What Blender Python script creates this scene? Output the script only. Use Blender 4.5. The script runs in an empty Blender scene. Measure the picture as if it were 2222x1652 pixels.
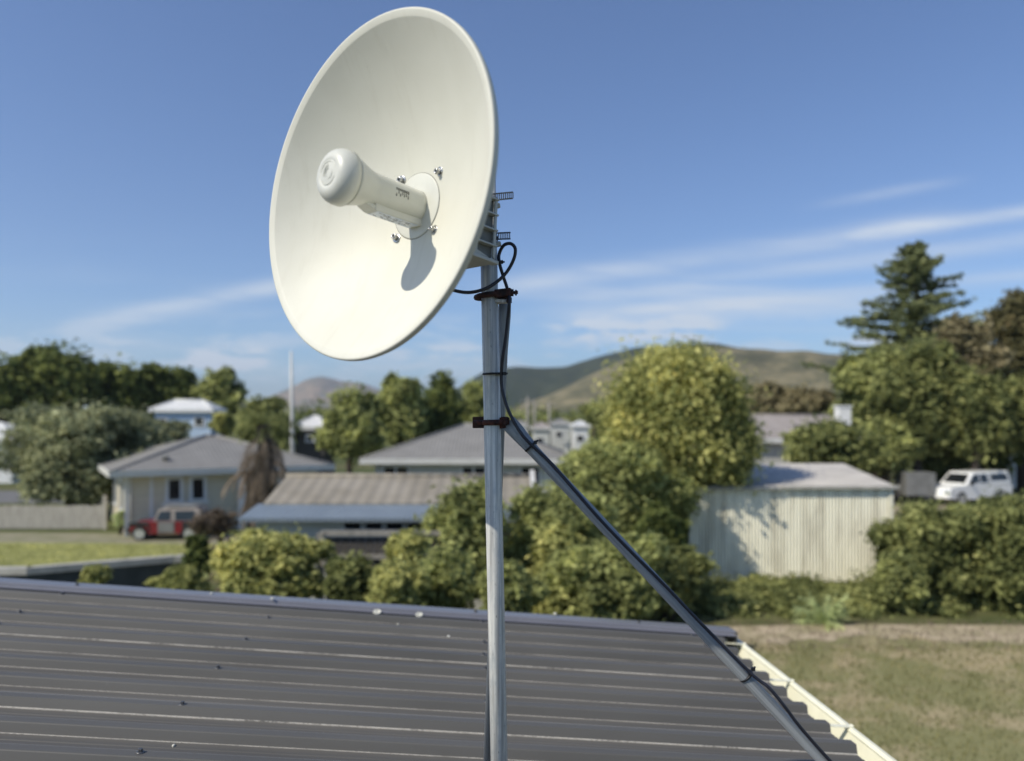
import bpy, math, random
import numpy as np
from mathutils import Vector, Matrix
R_ = math.radians
scene = bpy.context.scene
col = scene.collection

# ------------------------------------------------------------------ camera
H = 4.5                                   # eye height above the ground
FPX, CX, HY = 1664.0, 1111.0, 915.0       # focal length, centre and horizon of the photograph (2222 px wide)
cam_d = bpy.data.cameras.new('camera'); cam = bpy.data.objects.new('camera', cam_d); col.objects.link(cam)
scene.camera = cam
cam.location = (0, 0, H); cam.rotation_euler = (R_(90), 0, 0)
cam_d.sensor_width = 36; cam_d.lens = 36*FPX/2222; cam_d.shift_y = 89/2222
cam_d.clip_start = .05; cam_d.clip_end = 30000
cam_d.dof.use_dof = True; cam_d.dof.focus_distance = 2.3
cam_d.dof.aperture_fstop = cam_d.lens/1000/(5.9*2.3/767)

# ------------------------------------------------------------------ sun, sky, exposure
SUN = Vector((-.61, -.39, .69)).normalized()
sd = bpy.data.lights.new('sun', 'SUN'); sun = bpy.data.objects.new('sun', sd); col.objects.link(sun)
sd.energy = 4.6; sd.angle = R_(.5); sd.color = (1, .93, .80)
sun.rotation_euler = SUN.to_track_quat('Z', 'Y').to_euler()
scene.view_settings.view_transform = 'Standard'; scene.view_settings.look = 'None'
scene.view_settings.exposure = 0.0; scene.view_settings.gamma = 1

def nmath(nt, op, a, b=None, c=None, clamp=False):
    n = nt.nodes.new('ShaderNodeMath'); n.operation = op; n.use_clamp = clamp
    for i, v in enumerate((a, b, c)):
        if v is None: continue
        if isinstance(v, (int, float)): n.inputs[i].default_value = v
        else: nt.links.new(v, n.inputs[i])
    return n.outputs[0]
def smooth(nt, v, a, b):
    n = nt.nodes.new('ShaderNodeMapRange'); n.interpolation_type = 'SMOOTHSTEP'
    nt.links.new(v, n.inputs['Value']); n.inputs['From Min'].default_value = a; n.inputs['From Max'].default_value = b
    return n.outputs['Result']
def mixc(nt, f, a, b):
    n = nt.nodes.new('ShaderNodeMix'); n.data_type = 'RGBA'
    for s, v in ((n.inputs[0], f), (n.inputs[6], a), (n.inputs[7], b)):
        if isinstance(v, (int, float)): s.default_value = v
        elif isinstance(v, tuple): s.default_value = (*v[:3], 1)
        else: nt.links.new(v, s)
    return n.outputs[2]
def noise(nt, vec, scale, detail=4, rough=.55, dist=0, dim='3D'):
    n = nt.nodes.new('ShaderNodeTexNoise'); n.inputs['Scale'].default_value = scale
    n.inputs['Detail'].default_value = detail; n.inputs['Roughness'].default_value = rough
    n.inputs['Distortion'].default_value = dist
    if vec is not None: nt.links.new(vec, n.inputs['Vector'])
    return n.outputs['Fac']
def mapping(nt, vec, scale=(1, 1, 1), rot=(0, 0, 0), loc=(0, 0, 0)):
    n = nt.nodes.new('ShaderNodeMapping'); nt.links.new(vec, n.inputs['Vector'])
    n.inputs['Scale'].default_value = scale; n.inputs['Rotation'].default_value = rot; n.inputs['Location'].default_value = loc
    return n.outputs['Vector']

w = bpy.data.worlds.new('World'); scene.world = w; w.use_nodes = True
nt = w.node_tree; bg = nt.nodes['Background']
sky = nt.nodes.new('ShaderNodeTexSky'); sky.sky_type = 'NISHITA'; sky.sun_disc = False
sky.sun_elevation = math.asin(SUN.z); sky.sun_rotation = math.atan2(SUN.x, SUN.y)
sky.altitude = 30; sky.air_density = 1.0; sky.dust_density = .6; sky.ozone_density = 1.6
tc = nt.nodes.new('ShaderNodeTexCoord'); sep = nt.nodes.new('ShaderNodeSeparateXYZ'); nt.links.new(tc.outputs['Generated'], sep.inputs[0])
ay = nmath(nt, 'MAXIMUM', nmath(nt, 'ABSOLUTE', sep.outputs['Y']), .05)
u = nmath(nt, 'DIVIDE', sep.outputs['X'], ay); e = nmath(nt, 'DIVIDE', sep.outputs['Z'], ay)
cmb = nt.nodes.new('ShaderNodeCombineXYZ'); nt.links.new(u, cmb.inputs[0]); nt.links.new(e, cmb.inputs[1]); nt.links.new(sep.outputs['Y'], cmb.inputs[2])
wisp = noise(nt, mapping(nt, cmb.outputs[0], (2.2, 26, .3), (0, 0, R_(-8))), 1.0, 7, .6, .6)
puff = noise(nt, mapping(nt, cmb.outputs[0], (9, 40, 1), (0, 0, 0), (3.1, .7, 0)), 1.0, 6, .6, .3)
def band(c0, slope, sig, u0, u1, amp, ed=.12):
    d = nmath(nt, 'SUBTRACT', e, nmath(nt, 'MULTIPLY_ADD', u, slope, c0))
    g = nmath(nt, 'EXPONENT', nmath(nt, 'MULTIPLY', nmath(nt, 'POWER', nmath(nt, 'ABSOLUTE', nmath(nt, 'DIVIDE', d, sig)), 2), -1))
    m = nmath(nt, 'MULTIPLY', smooth(nt, u, u0, u0+ed), nmath(nt, 'SUBTRACT', 1, smooth(nt, u, u1-ed, u1)))
    return nmath(nt, 'MULTIPLY', nmath(nt, 'MULTIPLY', g, m), amp)
bands = [band(.176, .15, .014, -.08, .62, .62), band(.178, .142, .009, .3, 1.3, .62), band(.150, .13, .012, .0, 1.5, .42), band(.165, .02, .010, .12, .42, .3),
         band(.140, .03, .013, .0, .6, .5), band(.232, .185, .011, -.62, -.2, .6), band(.130, .09, .009, .1, 1.4, .4), band(.215, .17, .007, .35, .62, .3)]
s = bands[0]
for b_ in bands[1:]: s = nmath(nt, 'ADD', s, b_)
streak = nmath(nt, 'MULTIPLY', s, nmath(nt, 'MULTIPLY_ADD', smooth(nt, wisp, .28, .6), .75, .25))
low = nmath(nt, 'MULTIPLY', smooth(nt, e, .02, .07), nmath(nt, 'SUBTRACT', 1, smooth(nt, e, .10, .155)))
puffs = nmath(nt, 'MULTIPLY', nmath(nt, 'MULTIPLY', low, smooth(nt, puff, .47, .60)), .8)
pb = [band(.121, 0, .012, .03, .29, 3.0, .07), band(.150, .01, .006, .16, .36, .5, .06), band(.078, 0, .016, -.45, -.29, 1.6, .06), band(.088, 0, .010, -.17, -.02, .8, .05), band(.100, .02, .008, .42, .62, .7, .06)]
q_ = pb[0]
for b_ in pb[1:]: q_ = nmath(nt, 'ADD', q_, b_)
puffs = nmath(nt, 'ADD', nmath(nt, 'MULTIPLY', puffs, .5), nmath(nt, 'MULTIPLY', q_, smooth(nt, puff, .38, .58)))
thin = nmath(nt, 'MULTIPLY', nmath(nt, 'SUBTRACT', 1, smooth(nt, e, .1, .26)), nmath(nt, 'MULTIPLY', smooth(nt, wisp, .42, .75), .22))
cloud = nmath(nt, 'MINIMUM', nmath(nt, 'ADD', nmath(nt, 'ADD', streak, puffs), thin), .9)
mul = nt.nodes.new('ShaderNodeMix'); mul.data_type = 'RGBA'; mul.blend_type = 'MULTIPLY'; mul.inputs[0].default_value = 1
nt.links.new(sky.outputs[0], mul.inputs[6]); hz = mixc(nt, smooth(nt, e, -.02, .30), (.76, 1.0, 1.30), (.80, .93, 1.17)); nt.links.new(hz, mul.inputs[7])
skyc = mixc(nt, cloud, mul.outputs[2], (6.2, 6.9, 7.8))
nt.links.new(skyc, bg.inputs['Color']); bg.inputs['Strength'].default_value = .115

# ------------------------------------------------------------------ materials
def mat(name, rough=.6, metal=0, spec=.5):
    m = bpy.data.materials.new(name); m.use_nodes = True
    t = m.node_tree; b = t.nodes['Principled BSDF']
    b.inputs['Roughness'].default_value = rough; b.inputs['Metallic'].default_value = metal
    b.inputs['Specular IOR Level'].default_value = spec
    return m, t, b
def objc(t):
    return t.nodes.new('ShaderNodeTexCoord').outputs['Object']
def bump(t, b, h, strength, dist=.01):
    n = t.nodes.new('ShaderNodeBump'); n.inputs['Strength'].default_value = strength; n.inputs['Distance'].default_value = dist
    t.links.new(h, n.inputs['Height']); t.links.new(n.outputs[0], b.inputs['Normal'])
def plain(name, c, c2=None, scale=4, rough=.6, metal=0, stretch=(1, 1, 1), spec=.5, bmp=0, detail=5, lo=.35, hi=.65):
    m, t, b = mat(name, rough, metal, spec)
    c2 = c2 or tuple(x*.8 for x in c)
    o = mapping(t, objc(t), stretch); n = noise(t, o, scale, detail, .6)
    t.links.new(mixc(t, smooth(t, n, lo, hi), c2, c), b.inputs['Base Color'])
    if bmp: bump(t, b, n, bmp)
    return m
M = {}
# white moulded plastic / painted dish
m, t, b = mat('dish_white', .52, 0, .4); o = objc(t)
n1 = noise(t, o, 6, 4); n2 = noise(t, o, 420, 3)
n3 = noise(t, mapping(t, o, (34, 5, 5)), 1, 6, .65); n4 = noise(t, o, 150, 3)
c = mixc(t, smooth(t, n1, .3, .7), (.615, .605, .515), (.65, .64, .55)); c = mixc(t, nmath(t, 'MULTIPLY', smooth(t, n3, .52, .74), .16), c, (.42, .39, .30))
c = mixc(t, nmath(t, 'MULTIPLY', smooth(t, n4, .70, .76), .35), c, (.33, .31, .25)); t.links.new(c, b.inputs['Base Color'])
bump(t, b, n2, .12, .002)
M['dish'] = m
M['plastic'] = plain('white_plastic', (.62, .62, .55), (.58, .58, .51), 12, .38)
M['bracket'] = plain('bracket_plastic', (.55, .55, .49), (.47, .47, .42), 20, .5)
M['seam'] = plain('seam_grey', (.20, .20, .18), (.15, .15, .13), 30, .6)
M['sticker'] = plain('sticker', (.72, .75, .78), (.55, .62, .72), 60, .4)
M['print'] = plain('print_grey', (.10, .10, .09), None, 60, .5)
M['steel'] = plain('bolt_steel', (.55, .55, .53), (.35, .35, .34), 90, .28, .9)
M['socket'] = plain('socket_dark', (.03, .03, .03), None, 60, .5, .3)
M['band'] = plain('band_steel', (.10, .11, .12), (.06, .07, .08), 90, .5, .7)
M['cable'] = plain('cable_black', (.012, .013, .02), (.02, .02, .028), 40, .42)
M['tie'] = plain('tie_black', (.010, .010, .012), None, 40, .45)
M['rust'] = plain('rust', (.095, .028, .016), (.022, .010, .008), 70, .85, .1, bmp=.6, detail=8)
M['rust_dark'] = plain('rust_dark', (.075, .026, .016), (.018, .010, .009), 60, .7, .2, bmp=.5, detail=8)
# galvanised steel: long drips, spangle, white bloom
m, t, b = mat('galvanised', .5, .05); o = objc(t)
st = noise(t, mapping(t, o, (130, 130, 2.2)), 1, 6, .7); sp = noise(t, mapping(t, o, (60, 60, 22)), 1, 3)
vo = t.nodes.new('ShaderNodeTexVoronoi'); vo.inputs['Scale'].default_value = 140; t.links.new(o, vo.inputs['Vector'])
pit = smooth(t, noise(t, mapping(t, o, (260, 260, 70)), 1, 3), .66, .74)
c = mixc(t, smooth(t, st, .32, .68), (.36, .355, .335), (.82, .81, .74))
c = mixc(t, nmath(t, 'MULTIPLY', smooth(t, sp, .45, .7), .5), c, (.42, .45, .45))
c = mixc(t, nmath(t, 'MULTIPLY', pit, .8), c, (.14, .14, .13))
t.links.new(c, b.inputs['Base Color'])
t.links.new(nmath(t, 'MULTIPLY_ADD', st, .35, .3), b.inputs['Roughness'])
bump(t, b, nmath(t, 'ADD', st, nmath(t, 'MULTIPLY', vo.outputs['Distance'], .3)), .25, .001)
M['galv'] = m
M['galv_shade'] = plain('galvanised_shade', (.34, .36, .37), (.22, .235, .245), 1, .55, .3, stretch=(90, 90, 2), bmp=.15)  # same galvanised steel, colour darkened to paint the shaded side of the braces
# dark painted roofing, dirt crust at the rib feet
RIB = .19; FOOT = 3.945
m, t, b = mat('painted_roofing', .42, 0, .35); o = objc(t); sp_ = t.nodes.new('ShaderNodeSeparateXYZ'); t.links.new(o, sp_.inputs[0])
gy = sp_.outputs['Y']
ph = nmath(t, 'MULTIPLY', nmath(t, 'FRACT', nmath(t, 'DIVIDE', nmath(t, 'SUBTRACT', nmath(t, 'ADD', FOOT+RIB*40, 0), gy), RIB)), RIB)   # metres toward the camera from a rib foot
dn = noise(t, mapping(t, o, (85, 300, 60)), 1, 4, .75); dl = noise(t, mapping(t, o, (5, 20, 3)), 1, 4)
wob = nmath(t, 'MULTIPLY', nmath(t, 'SUBTRACT', dn, .5), .020)
pw = nmath(t, 'ADD', ph, wob)
crust = nmath(t, 'MULTIPLY', nmath(t, 'SUBTRACT', 1, smooth(t, pw, .002, .0075)), smooth(t, nmath(t, 'ADD', nmath(t, 'MULTIPLY', dn, .6), nmath(t, 'MULTIPLY', dl, .4)), .38, .52))
film = nmath(t, 'MULTIPLY', nmath(t, 'SUBTRACT', 1, smooth(t, pw, .0, .05)), nmath(t, 'MULTIPLY_ADD', dl, .5, .12))
edge_glint = nmath(t, 'MULTIPLY', nmath(t, 'MULTIPLY', smooth(t, ph, .1325, .1350), nmath(t, 'SUBTRACT', 1, smooth(t, ph, .1385, .1410))), .8)  # highlight on the far crown edge of each rib, painted as a pale line
big = noise(t, mapping(t, o, (.7, 2.5, 1)), 1, 4); spk = smooth(t, noise(t, o, 160, 2), .73, .77)
base = mixc(t, smooth(t, big, .3, .7), (.086, .083, .075), (.112, .108, .098))
c = mixc(t, nmath(t, 'MULTIPLY', film, .8), base, (.17, .155, .13))
c = mixc(t, edge_glint, c, (.27, .265, .25))
c = mixc(t, nmath(t, 'MULTIPLY', crust, .9), c, (.60, .57, .50))
c = mixc(t, nmath(t, 'MULTIPLY', spk, .25), c, (.3, .3, .27))
t.links.new(c, b.inputs['Base Color'])
t.links.new(nmath(t, 'ADD', nmath(t, 'MULTIPLY_ADD', big, .2, .48), nmath(t, 'MULTIPLY', nmath(t, 'ADD', crust, film), .4)), b.inputs['Roughness'])
bump(t, b, nmath(t, 'ADD', nmath(t, 'MULTIPLY', crust, .6), nmath(t, 'MULTIPLY', noise(t, mapping(t, o, (1.2, 9, 1)), 1, 3), .8)), .35, .004)
M['roofing'] = m
M['roof_lap'] = plain('roof_lap', (.078, .076, .070), (.095, .092, .084), 4, .45, stretch=(1, 8, 1), spec=.3)
M['flashing'] = plain('painted_flashing', (.17, .17, .19), (.15, .15, .17), 3, .32, stretch=(1, 6, 1))
M['gutter'] = plain('gutter_cream', (.84, .82, .65), (.76, .74, .57), 5, .4, stretch=(6, 1, 1))
M['screw'] = plain('screw_head', (.16, .16, .16), (.08, .08, .08), 200, .35, .6)
M['guano'] = plain('dropping', (.72, .71, .62), (.35, .34, .28), 90, .8, bmp=.4)
M['wallpaint'] = plain('wall_cream', (.55, .52, .42), None, 2)

def foliage(name, dark, light, tip, rough=.55, nscale=.9):
    m, t, b = mat(name, .75, 0, .12); o = objc(t)
    g = t.nodes.new('ShaderNodeNewGeometry')
    n = noise(t, o, nscale, 3)
    f = nmath(t, 'ADD', nmath(t, 'MULTIPLY', g.outputs['Random Per Island'], .5), nmath(t, 'MULTIPLY', smooth(t, n, .3, .7), .45))
    c = mixc(t, smooth(t, f, .25, .72), dark, light)
    c = mixc(t, smooth(t, f, .72, .98), c, tip)
    gm = t.nodes.new('ShaderNodeMix'); gm.data_type = 'RGBA'; gm.blend_type = 'MULTIPLY'; gm.inputs[0].default_value = 1; t.links.new(c, gm.inputs[6]); gm.inputs[7].default_value = (2.75, 2.68, 2.45, 1); c = gm.outputs[2]
    t.links.new(c, b.inputs['Base Color'])
    tr = t.nodes.new('ShaderNodeBsdfTranslucent'); t.links.new(c, tr.inputs[0])
    ms = t.nodes.new('ShaderNodeMixShader'); ms.inputs[0].default_value = .48
    t.links.new(b.outputs[0], ms.inputs[1]); t.links.new(tr.outputs[0], ms.inputs[2])
    t.links.new(ms.outputs[0], t.nodes['Material Output'].inputs[0])
    return m
M['leaf_dark'] = foliage('leaf_dark', (.030, .042, .016), (.095, .110, .036), (.22, .23, .08), nscale=.35)
M['leaf_grey'] = foliage('leaf_grey', (.070, .080, .050), (.17, .18, .11), (.32, .33, .21))
M['leaf_olive'] = foliage('leaf_olive', (.070, .080, .034), (.19, .205, .085), (.36, .36, .15))
M['leaf_yellow'] = foliage('leaf_yellow', (.085, .095, .036), (.235, .235, .095), (.50, .46, .20))
M['leaf_green'] = foliage('leaf_green', (.045, .054, .022), (.135, .146, .060), (.27, .27, .12))
M['leaf_conifer'] = foliage('leaf_conifer', (.05, .062, .034), (.13, .145, .075), (.22, .23, .12), nscale=.3)
M['leaf_brown'] = foliage('leaf_brown', (.07, .064, .036), (.15, .135, .085), (.24, .20, .13))
M['leaf_rust'] = foliage('leaf_rust', (.04, .040, .02), (.10, .092, .048), (.17, .13, .075))
M['leaf_grass'] = foliage('leaf_grass', (.070, .072, .032), (.125, .120, .058), (.20, .175, .10))
M['leaf_dead'] = foliage('leaf_dead', (.05, .042, .034), (.125, .102, .085), (.22, .185, .155))
M['leaf_pale'] = foliage('leaf_pale', (.14, .17, .09), (.26, .29, .15), (.36, .36, .21))
M['bark'] = plain('bark', (.085, .066, .05), (.045, .036, .028), 6, .9, stretch=(4, 4, .6), bmp=.6)
M['bark_dark'] = plain('bark_dark', (.035, .032, .026), (.014, .014, .012), 6, .9, bmp=.6)
# ground
m, t, b = mat('ground_grass', .95, 0, .15); o = objc(t)
a_ = noise(t, o, .05, 5); b2 = noise(t, o, 1.3, 6, .7)
c = mixc(t, smooth(t, a_, .4, .6), (.085, .10, .035), (.15, .14, .065)); c = mixc(t, smooth(t, b2, .4, .7), c, (.06, .075, .025))
t.links.new(c, b.inputs['Base Color']); M['ground'] = m
def grassy(name, g1, g2, dry, dryness, sc=1.2):
    m, t, b = mat(name, .95, 0, .12); o = objc(t)
    n1 = noise(t, o, sc, 6, .6); n2 = noise(t, o, sc*14, 4, .7); n3 = noise(t, mapping(t, o, (1, 1, 1), (0, 0, .3), (5, 2, 0)), sc*.33, 5, .6, .5)
    c = mixc(t, smooth(t, n2, .35, .65), g1, g2)
    c = mixc(t, smooth(t, nmath(t, 'ADD', nmath(t, 'MULTIPLY', n1, .4), nmath(t, 'MULTIPLY', n3, .6)), dryness, dryness+.14), c, dry)
    t.links.new(c, b.inputs['Base Color']); bump(t, b, n2, .8, .03)
    return m
M['lawn'] = grassy('lawn_right', (.19, .19, .085), (.27, .255, .125), (.40, .33, .20), .47)
M['lawn_left'] = grassy('lawn_left', (.25, .255, .09), (.33, .33, .13), (.34, .31, .15), .55, .7)
M['dirt'] = plain('dry_dirt', (.46, .38, .27), (.32, .28, .17), 1.6, .95, spec=.1, bmp=.5)
M['gravel'] = plain('gravel', (.38, .32, .24), (.26, .22, .17), 3, .95, spec=.1, bmp=.5)
M['track'] = plain('track', (.27, .25, .18), (.20, .20, .12), 1.2, .95, spec=.1)
M['asphalt'] = plain('asphalt', (.16, .155, .15), (.12, .12, .115), 2, .9)
M['concrete'] = plain('concrete', (.45, .43, .38), (.33, .32, .28), 3, .85, bmp=.2)
M['dark_wall'] = plain('dark_wall', (.055, .062, .058), (.035, .042, .04), 3, .8)
M['timber'] = plain('grey_timber', (.30, .28, .24), (.20, .19, .165), 2, .85, stretch=(8, 8, .8))
M['timber_pale'] = plain('pale_timber', (.46, .43, .37), (.34, .315, .27), 2, .85, stretch=(8, 8, .8))
M['timber_dark'] = plain('dark_timber', (.075, .068, .060), (.05, .045, .04), 3, .85, stretch=(1, 1, 6))
M['white_paint'] = plain('white_paint', (.72, .72, .70), (.66, .66, .63), 2, .5)
M['cream_board'] = plain('cream_board', (.62, .56, .42), (.54, .49, .37), 1, .65, stretch=(.4, .4, 14))
M['grey_board'] = plain('grey_board', (.42, .41, .37), (.36, .35, .31), 1, .7, stretch=(.4, .4, 14))
M['pale_wall'] = plain('pale_wall', (.55, .55, .50), (.48, .48, .44), 1, .7)
M['blue_wall'] = plain('blue_wall', (.40, .50, .62), (.36, .46, .58), 1, .6)
M['fascia'] = plain('fascia', (.62, .61, .57), (.55, .54, .5), 2, .5)
M['glass'] = plain('window_glass', (.012, .014, .015), (.02, .022, .024), 1, .06)
M['tyre'] = plain('tyre', (.02, .02, .02), None, 8, .8)
M['rim'] = plain('rim', (.6, .6, .6), None, 8, .3, .6)
M['car_white'] = plain('car_white', (.84, .84, .80), (.80, .80, .77), 1, .22)
M['car_red'] = plain('car_red', (.20, .016, .024), (.15, .012, .018), 1, .25)
M['car_black'] = plain('car_black', (.02, .022, .025), None, 1, .3)
M['green_tarp'] = plain('green_tarp', (.05, .26, .13), (.04, .2, .1), 2, .6)
M['trailer'] = plain('trailer_grey', (.22, .22, .21), (.17, .17, .16), 2, .5, .3)
def tiled(name, c1, c2, course=.32, rough=.7, rotz=0, xs=3.5):
    m, t, b = mat(name, rough, 0, .3); o = mapping(t, objc(t), (1, 1, 1), (0, 0, rotz))
    wv = t.nodes.new('ShaderNodeTexWave'); wv.bands_direction = 'X'; wv.wave_profile = 'SIN'; wv.inputs['Scale'].default_value = xs*.5
    wv.inputs['Distortion'].default_value = .3; t.links.new(o, wv.inputs['Vector'])
    n = noise(t, o, 1.2, 6, .65)
    c = mixc(t, smooth(t, n, .3, .7), c1, c2); c = mixc(t, nmath(t, 'MULTIPLY', wv.outputs['Fac'], .22), c, tuple(x*.6 for x in c1))
    t.links.new(c, b.inputs['Base Color']); bump(t, b, wv.outputs['Fac'], .5, .03)
    return m
M['roof_grey'] = tiled('roof_grey', (.215, .207, .190), (.265, .255, .235), rough=.6)
M['roof_tan'] = tiled('roof_tan', (.235, .21, .165), (.31, .28, .23), rough=.75, xs=2.0)
M['roof_pink'] = tiled('roof_pink', (.30, .265, .24), (.37, .33, .30))
M['roof_white'] = tiled('roof_white', (.62, .62, .60), (.70, .70, .68), rough=.5)
M['roof_blue'] = tiled('roof_blue', (.17, .205, .24), (.21, .25, .285), rough=.4, xs=6)
# weathered cream corrugated shed wall
m, t, b = mat('shed_wall', .6, 0, .3); o = objc(t)
v1 = noise(t, mapping(t, o, (3.6, 3.6, .3)), 1, 6, .72); v2 = noise(t, mapping(t, o, (1.4, 1.4, .8)), 1, 4)
c = mixc(t, smooth(t, v1, .42, .70), (.90, .86, .68), (.56, .52, .39)); c = mixc(t, nmath(t, 'MULTIPLY', smooth(t, v2, .5, .7), .35), c, (.60, .56, .42))
t.links.new(c, b.inputs['Base Color']); M['shed_wall'] = m
M['shed_roof'] = plain('shed_roof', (.52, .49, .44), (.36, .34, .31), 1.5, .6, stretch=(.6, 3, 1))
def hillmat(name, a, b_, c_, sc, thr):
    m, t, b = mat(name, .95, 0, .1); o = objc(t)
    n = noise(t, o, sc, 7, .62, .6); n2 = noise(t, o, sc*9, 4, .7)
    c = mixc(t, smooth(t, n, thr-.05, thr+.05), a, b_); c = mixc(t, smooth(t, n2, .4, .65), c, c_)
    t.links.new(c, b.inputs['Base Color']); return m
M['hill_green'] = hillmat('hill_green', (.026, .038, .022), (.048, .058, .032), (.028, .038, .022), .004, .5)
M['hill_tan'] = hillmat('hill_tan', (.06, .065, .038), (.22, .19, .11), (.09, .09, .05), .006, .47)
M['mountain'] = hillmat('mountain', (.10, .115, .08), (.27, .20, .13), (.12, .12, .085), .0016, .50)

# ------------------------------------------------------------------ helpers
def at(x, y, d):                     # photo pixel (2222 wide) + distance in front of the eye -> world point
    return Vector(((x-CX)/FPX*d, d, H+(HY-y)/FPX*d))
def gd(y, z=0): return FPX*(H-z)/(y-HY)
class MB:
    def __init__(s): s.v = []; s.f = []; s.sm = []
    def add(s, vs, fs, smooth=False):
        n = len(s.v); s.v += [tuple(v) for v in vs]; s.f += [tuple(i+n for i in f) for f in fs]; s.sm += [smooth]*len(fs); return s
    def box(s, lo, hi, mtx=None):
        x0, y0, z0 = lo; x1, y1, z1 = hi
        vs = [Vector(p) for p in ((x0,y0,z0),(x1,y0,z0),(x1,y1,z0),(x0,y1,z0),(x0,y0,z1),(x1,y0,z1),(x1,y1,z1),(x0,y1,z1))]
        if mtx is not None: vs = [mtx @ v for v in vs]
        return s.add(vs, [(0,3,2,1),(4,5,6,7),(0,1,5,4),(1,2,6,5),(2,3,7,6),(3,0,4,7)])
    def tube(s, pts, rad, n=12, cap=True, squash=None, side=None):
        pts = [Vector(p) for p in pts]; k = len(pts)
        if isinstance(rad, (int, float)): rad = [rad]*k
        up = Vector(side) if side is not None else None; base = len(s.v); prev = None
        for i, p in enumerate(pts):
            d = (pts[min(i+1, k-1)]-pts[max(i-1, 0)]).normalized()
            if prev is None:
                a = up if up is not None else (Vector((0,0,1)) if abs(d.z) < .9 else Vector((1,0,0)))
            else: a = prev
            a = (a-d*a.dot(d)).normalized(); prev = a; b = d.cross(a)
            sq = squash[i] if squash else (1, 1)
            for j in range(n):
                th = 2*math.pi*j/n
                s.v.append(tuple(p+a*(math.cos(th)*rad[i]*sq[0])+b*(math.sin(th)*rad[i]*sq[1])))
        for i in range(k-1):
            for j in range(n):
                j2 = (j+1) % n
                s.f.append((base+i*n+j, base+i*n+j2, base+(i+1)*n+j2, base+(i+1)*n+j)); s.sm.append(True)
        if cap:
            s.f.append(tuple(base+j for j in range(n))[::-1]); s.sm.append(False)
            s.f.append(tuple(base+(k-1)*n+j for j in range(n))); s.sm.append(False)
        return s
    def lathe(s, o, ax, prof, n=48, ref=(0, 0, 1), smooth=True):     # prof: (radius, distance along axis)
        ax = Vector(ax).normalized(); a = Vector(ref); a = (a-ax*a.dot(ax)).normalized(); b = ax.cross(a); o = Vector(o)
        base = len(s.v)
        for r, h in prof:
            for j in range(n):
                th = 2*math.pi*j/n; s.v.append(tuple(o+ax*h+a*(r*math.cos(th))+b*(r*math.sin(th))))
        for i in range(len(prof)-1):
            for j in range(n):
                j2 = (j+1) % n; s.f.append((base+i*n+j, base+i*n+j2, base+(i+1)*n+j2, base+(i+1)*n+j)); s.sm.append(smooth)
        for i, flip in ((0, True), (len(prof)-1, False)):
            if prof[i][0] > 1e-5:
                fc = tuple(base+i*n+j for j in range(n)); s.f.append(fc[::-1] if flip else fc); s.sm.append(False)
        return s
    def prism(s, poly, ext, mtx=None):   # poly: list of 3D points, extruded by vector ext
        p = [Vector(q) for q in poly]; e = Vector(ext); n = len(p)
        vs = p+[q+e for q in p]
        if mtx is not None: vs = [mtx @ v for v in vs]
        return s.add(vs, [tuple(range(n))[::-1], tuple(range(n, 2*n))]+[(i, (i+1) % n, (i+1) % n+n, i+n) for i in range(n)])
    def build(s, name, m, parent=None, bevel=0, loc=None):
        me = bpy.data.meshes.new(name); me.from_pydata(s.v, [], s.f); me.update()
        me.polygons.foreach_set('use_smooth', s.sm)
        me.materials.append(M[m] if isinstance(m, str) else m)
        import bmesh
        bm = bmesh.new(); bm.from_mesh(me); bmesh.ops.recalc_face_normals(bm, faces=bm.faces); bm.to_mesh(me); bm.free()
        o = bpy.data.objects.new(name, me); col.objects.link(o)
        if parent is not None: o.parent = parent
        if loc is not None: o.location = loc
        if bevel:
            bv = o.modifiers.new('bevel', 'BEVEL'); bv.width = bevel; bv.segments = 2; bv.limit_method = 'ANGLE'
        return o
def tag(o, label=None, cat=None, group=None, kind=None):
    if label: o['label'] = label
    if cat: o['category'] = cat
    if group: o['group'] = group
    if kind: o['kind'] = kind
    return o
def thing(name, label, cat, loc=(0, 0, 0), rz=0, group=None, mtx=None):
    o = bpy.data.objects.new(name, None); col.objects.link(o); o.empty_display_size = .1
    if mtx is not None: o.matrix_world = mtx
    else: o.location = loc; o.rotation_euler = (0, 0, rz)
    return tag(o, label, cat, group)
def struct(name, mb, m): o = mb.build(name, m); o['kind'] = 'structure'; return o
def fast_mesh(name, verts, m, parent=None, nper=4):
    n = len(verts); nf = n//nper
    me = bpy.data.meshes.new(name); me.vertices.add(n); me.vertices.foreach_set('co', verts.astype(np.float32).ravel())
    me.loops.add(n); me.loops.foreach_set('vertex_index', np.arange(n, dtype=np.int32))
    me.polygons.add(nf); me.polygons.foreach_set('loop_start', np.arange(0, n, nper, dtype=np.int32))
    me.update(calc_edges=True); me.materials.append(M[m])
    o = bpy.data.objects.new(name, me); col.objects.link(o)
    if parent is not None: o.parent = parent
    return o
def leaves(P, Nrm, size, rng, aspect=.55):       # rhombic leaf quads
    n = len(P); Nn = Nrm/np.linalg.norm(Nrm, axis=1)[:, None]
    a = rng.normal(size=(n, 3)); a -= Nn*(a*Nn).sum(1)[:, None]; a /= np.linalg.norm(a, axis=1)[:, None]
    b = np.cross(Nn, a); sz = (size*rng.uniform(.4, 1.5, n))[:, None]
    return np.stack([P-a*sz, P-b*sz*aspect, P+a*sz, P+b*sz*aspect], 1).reshape(-1, 3)
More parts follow.
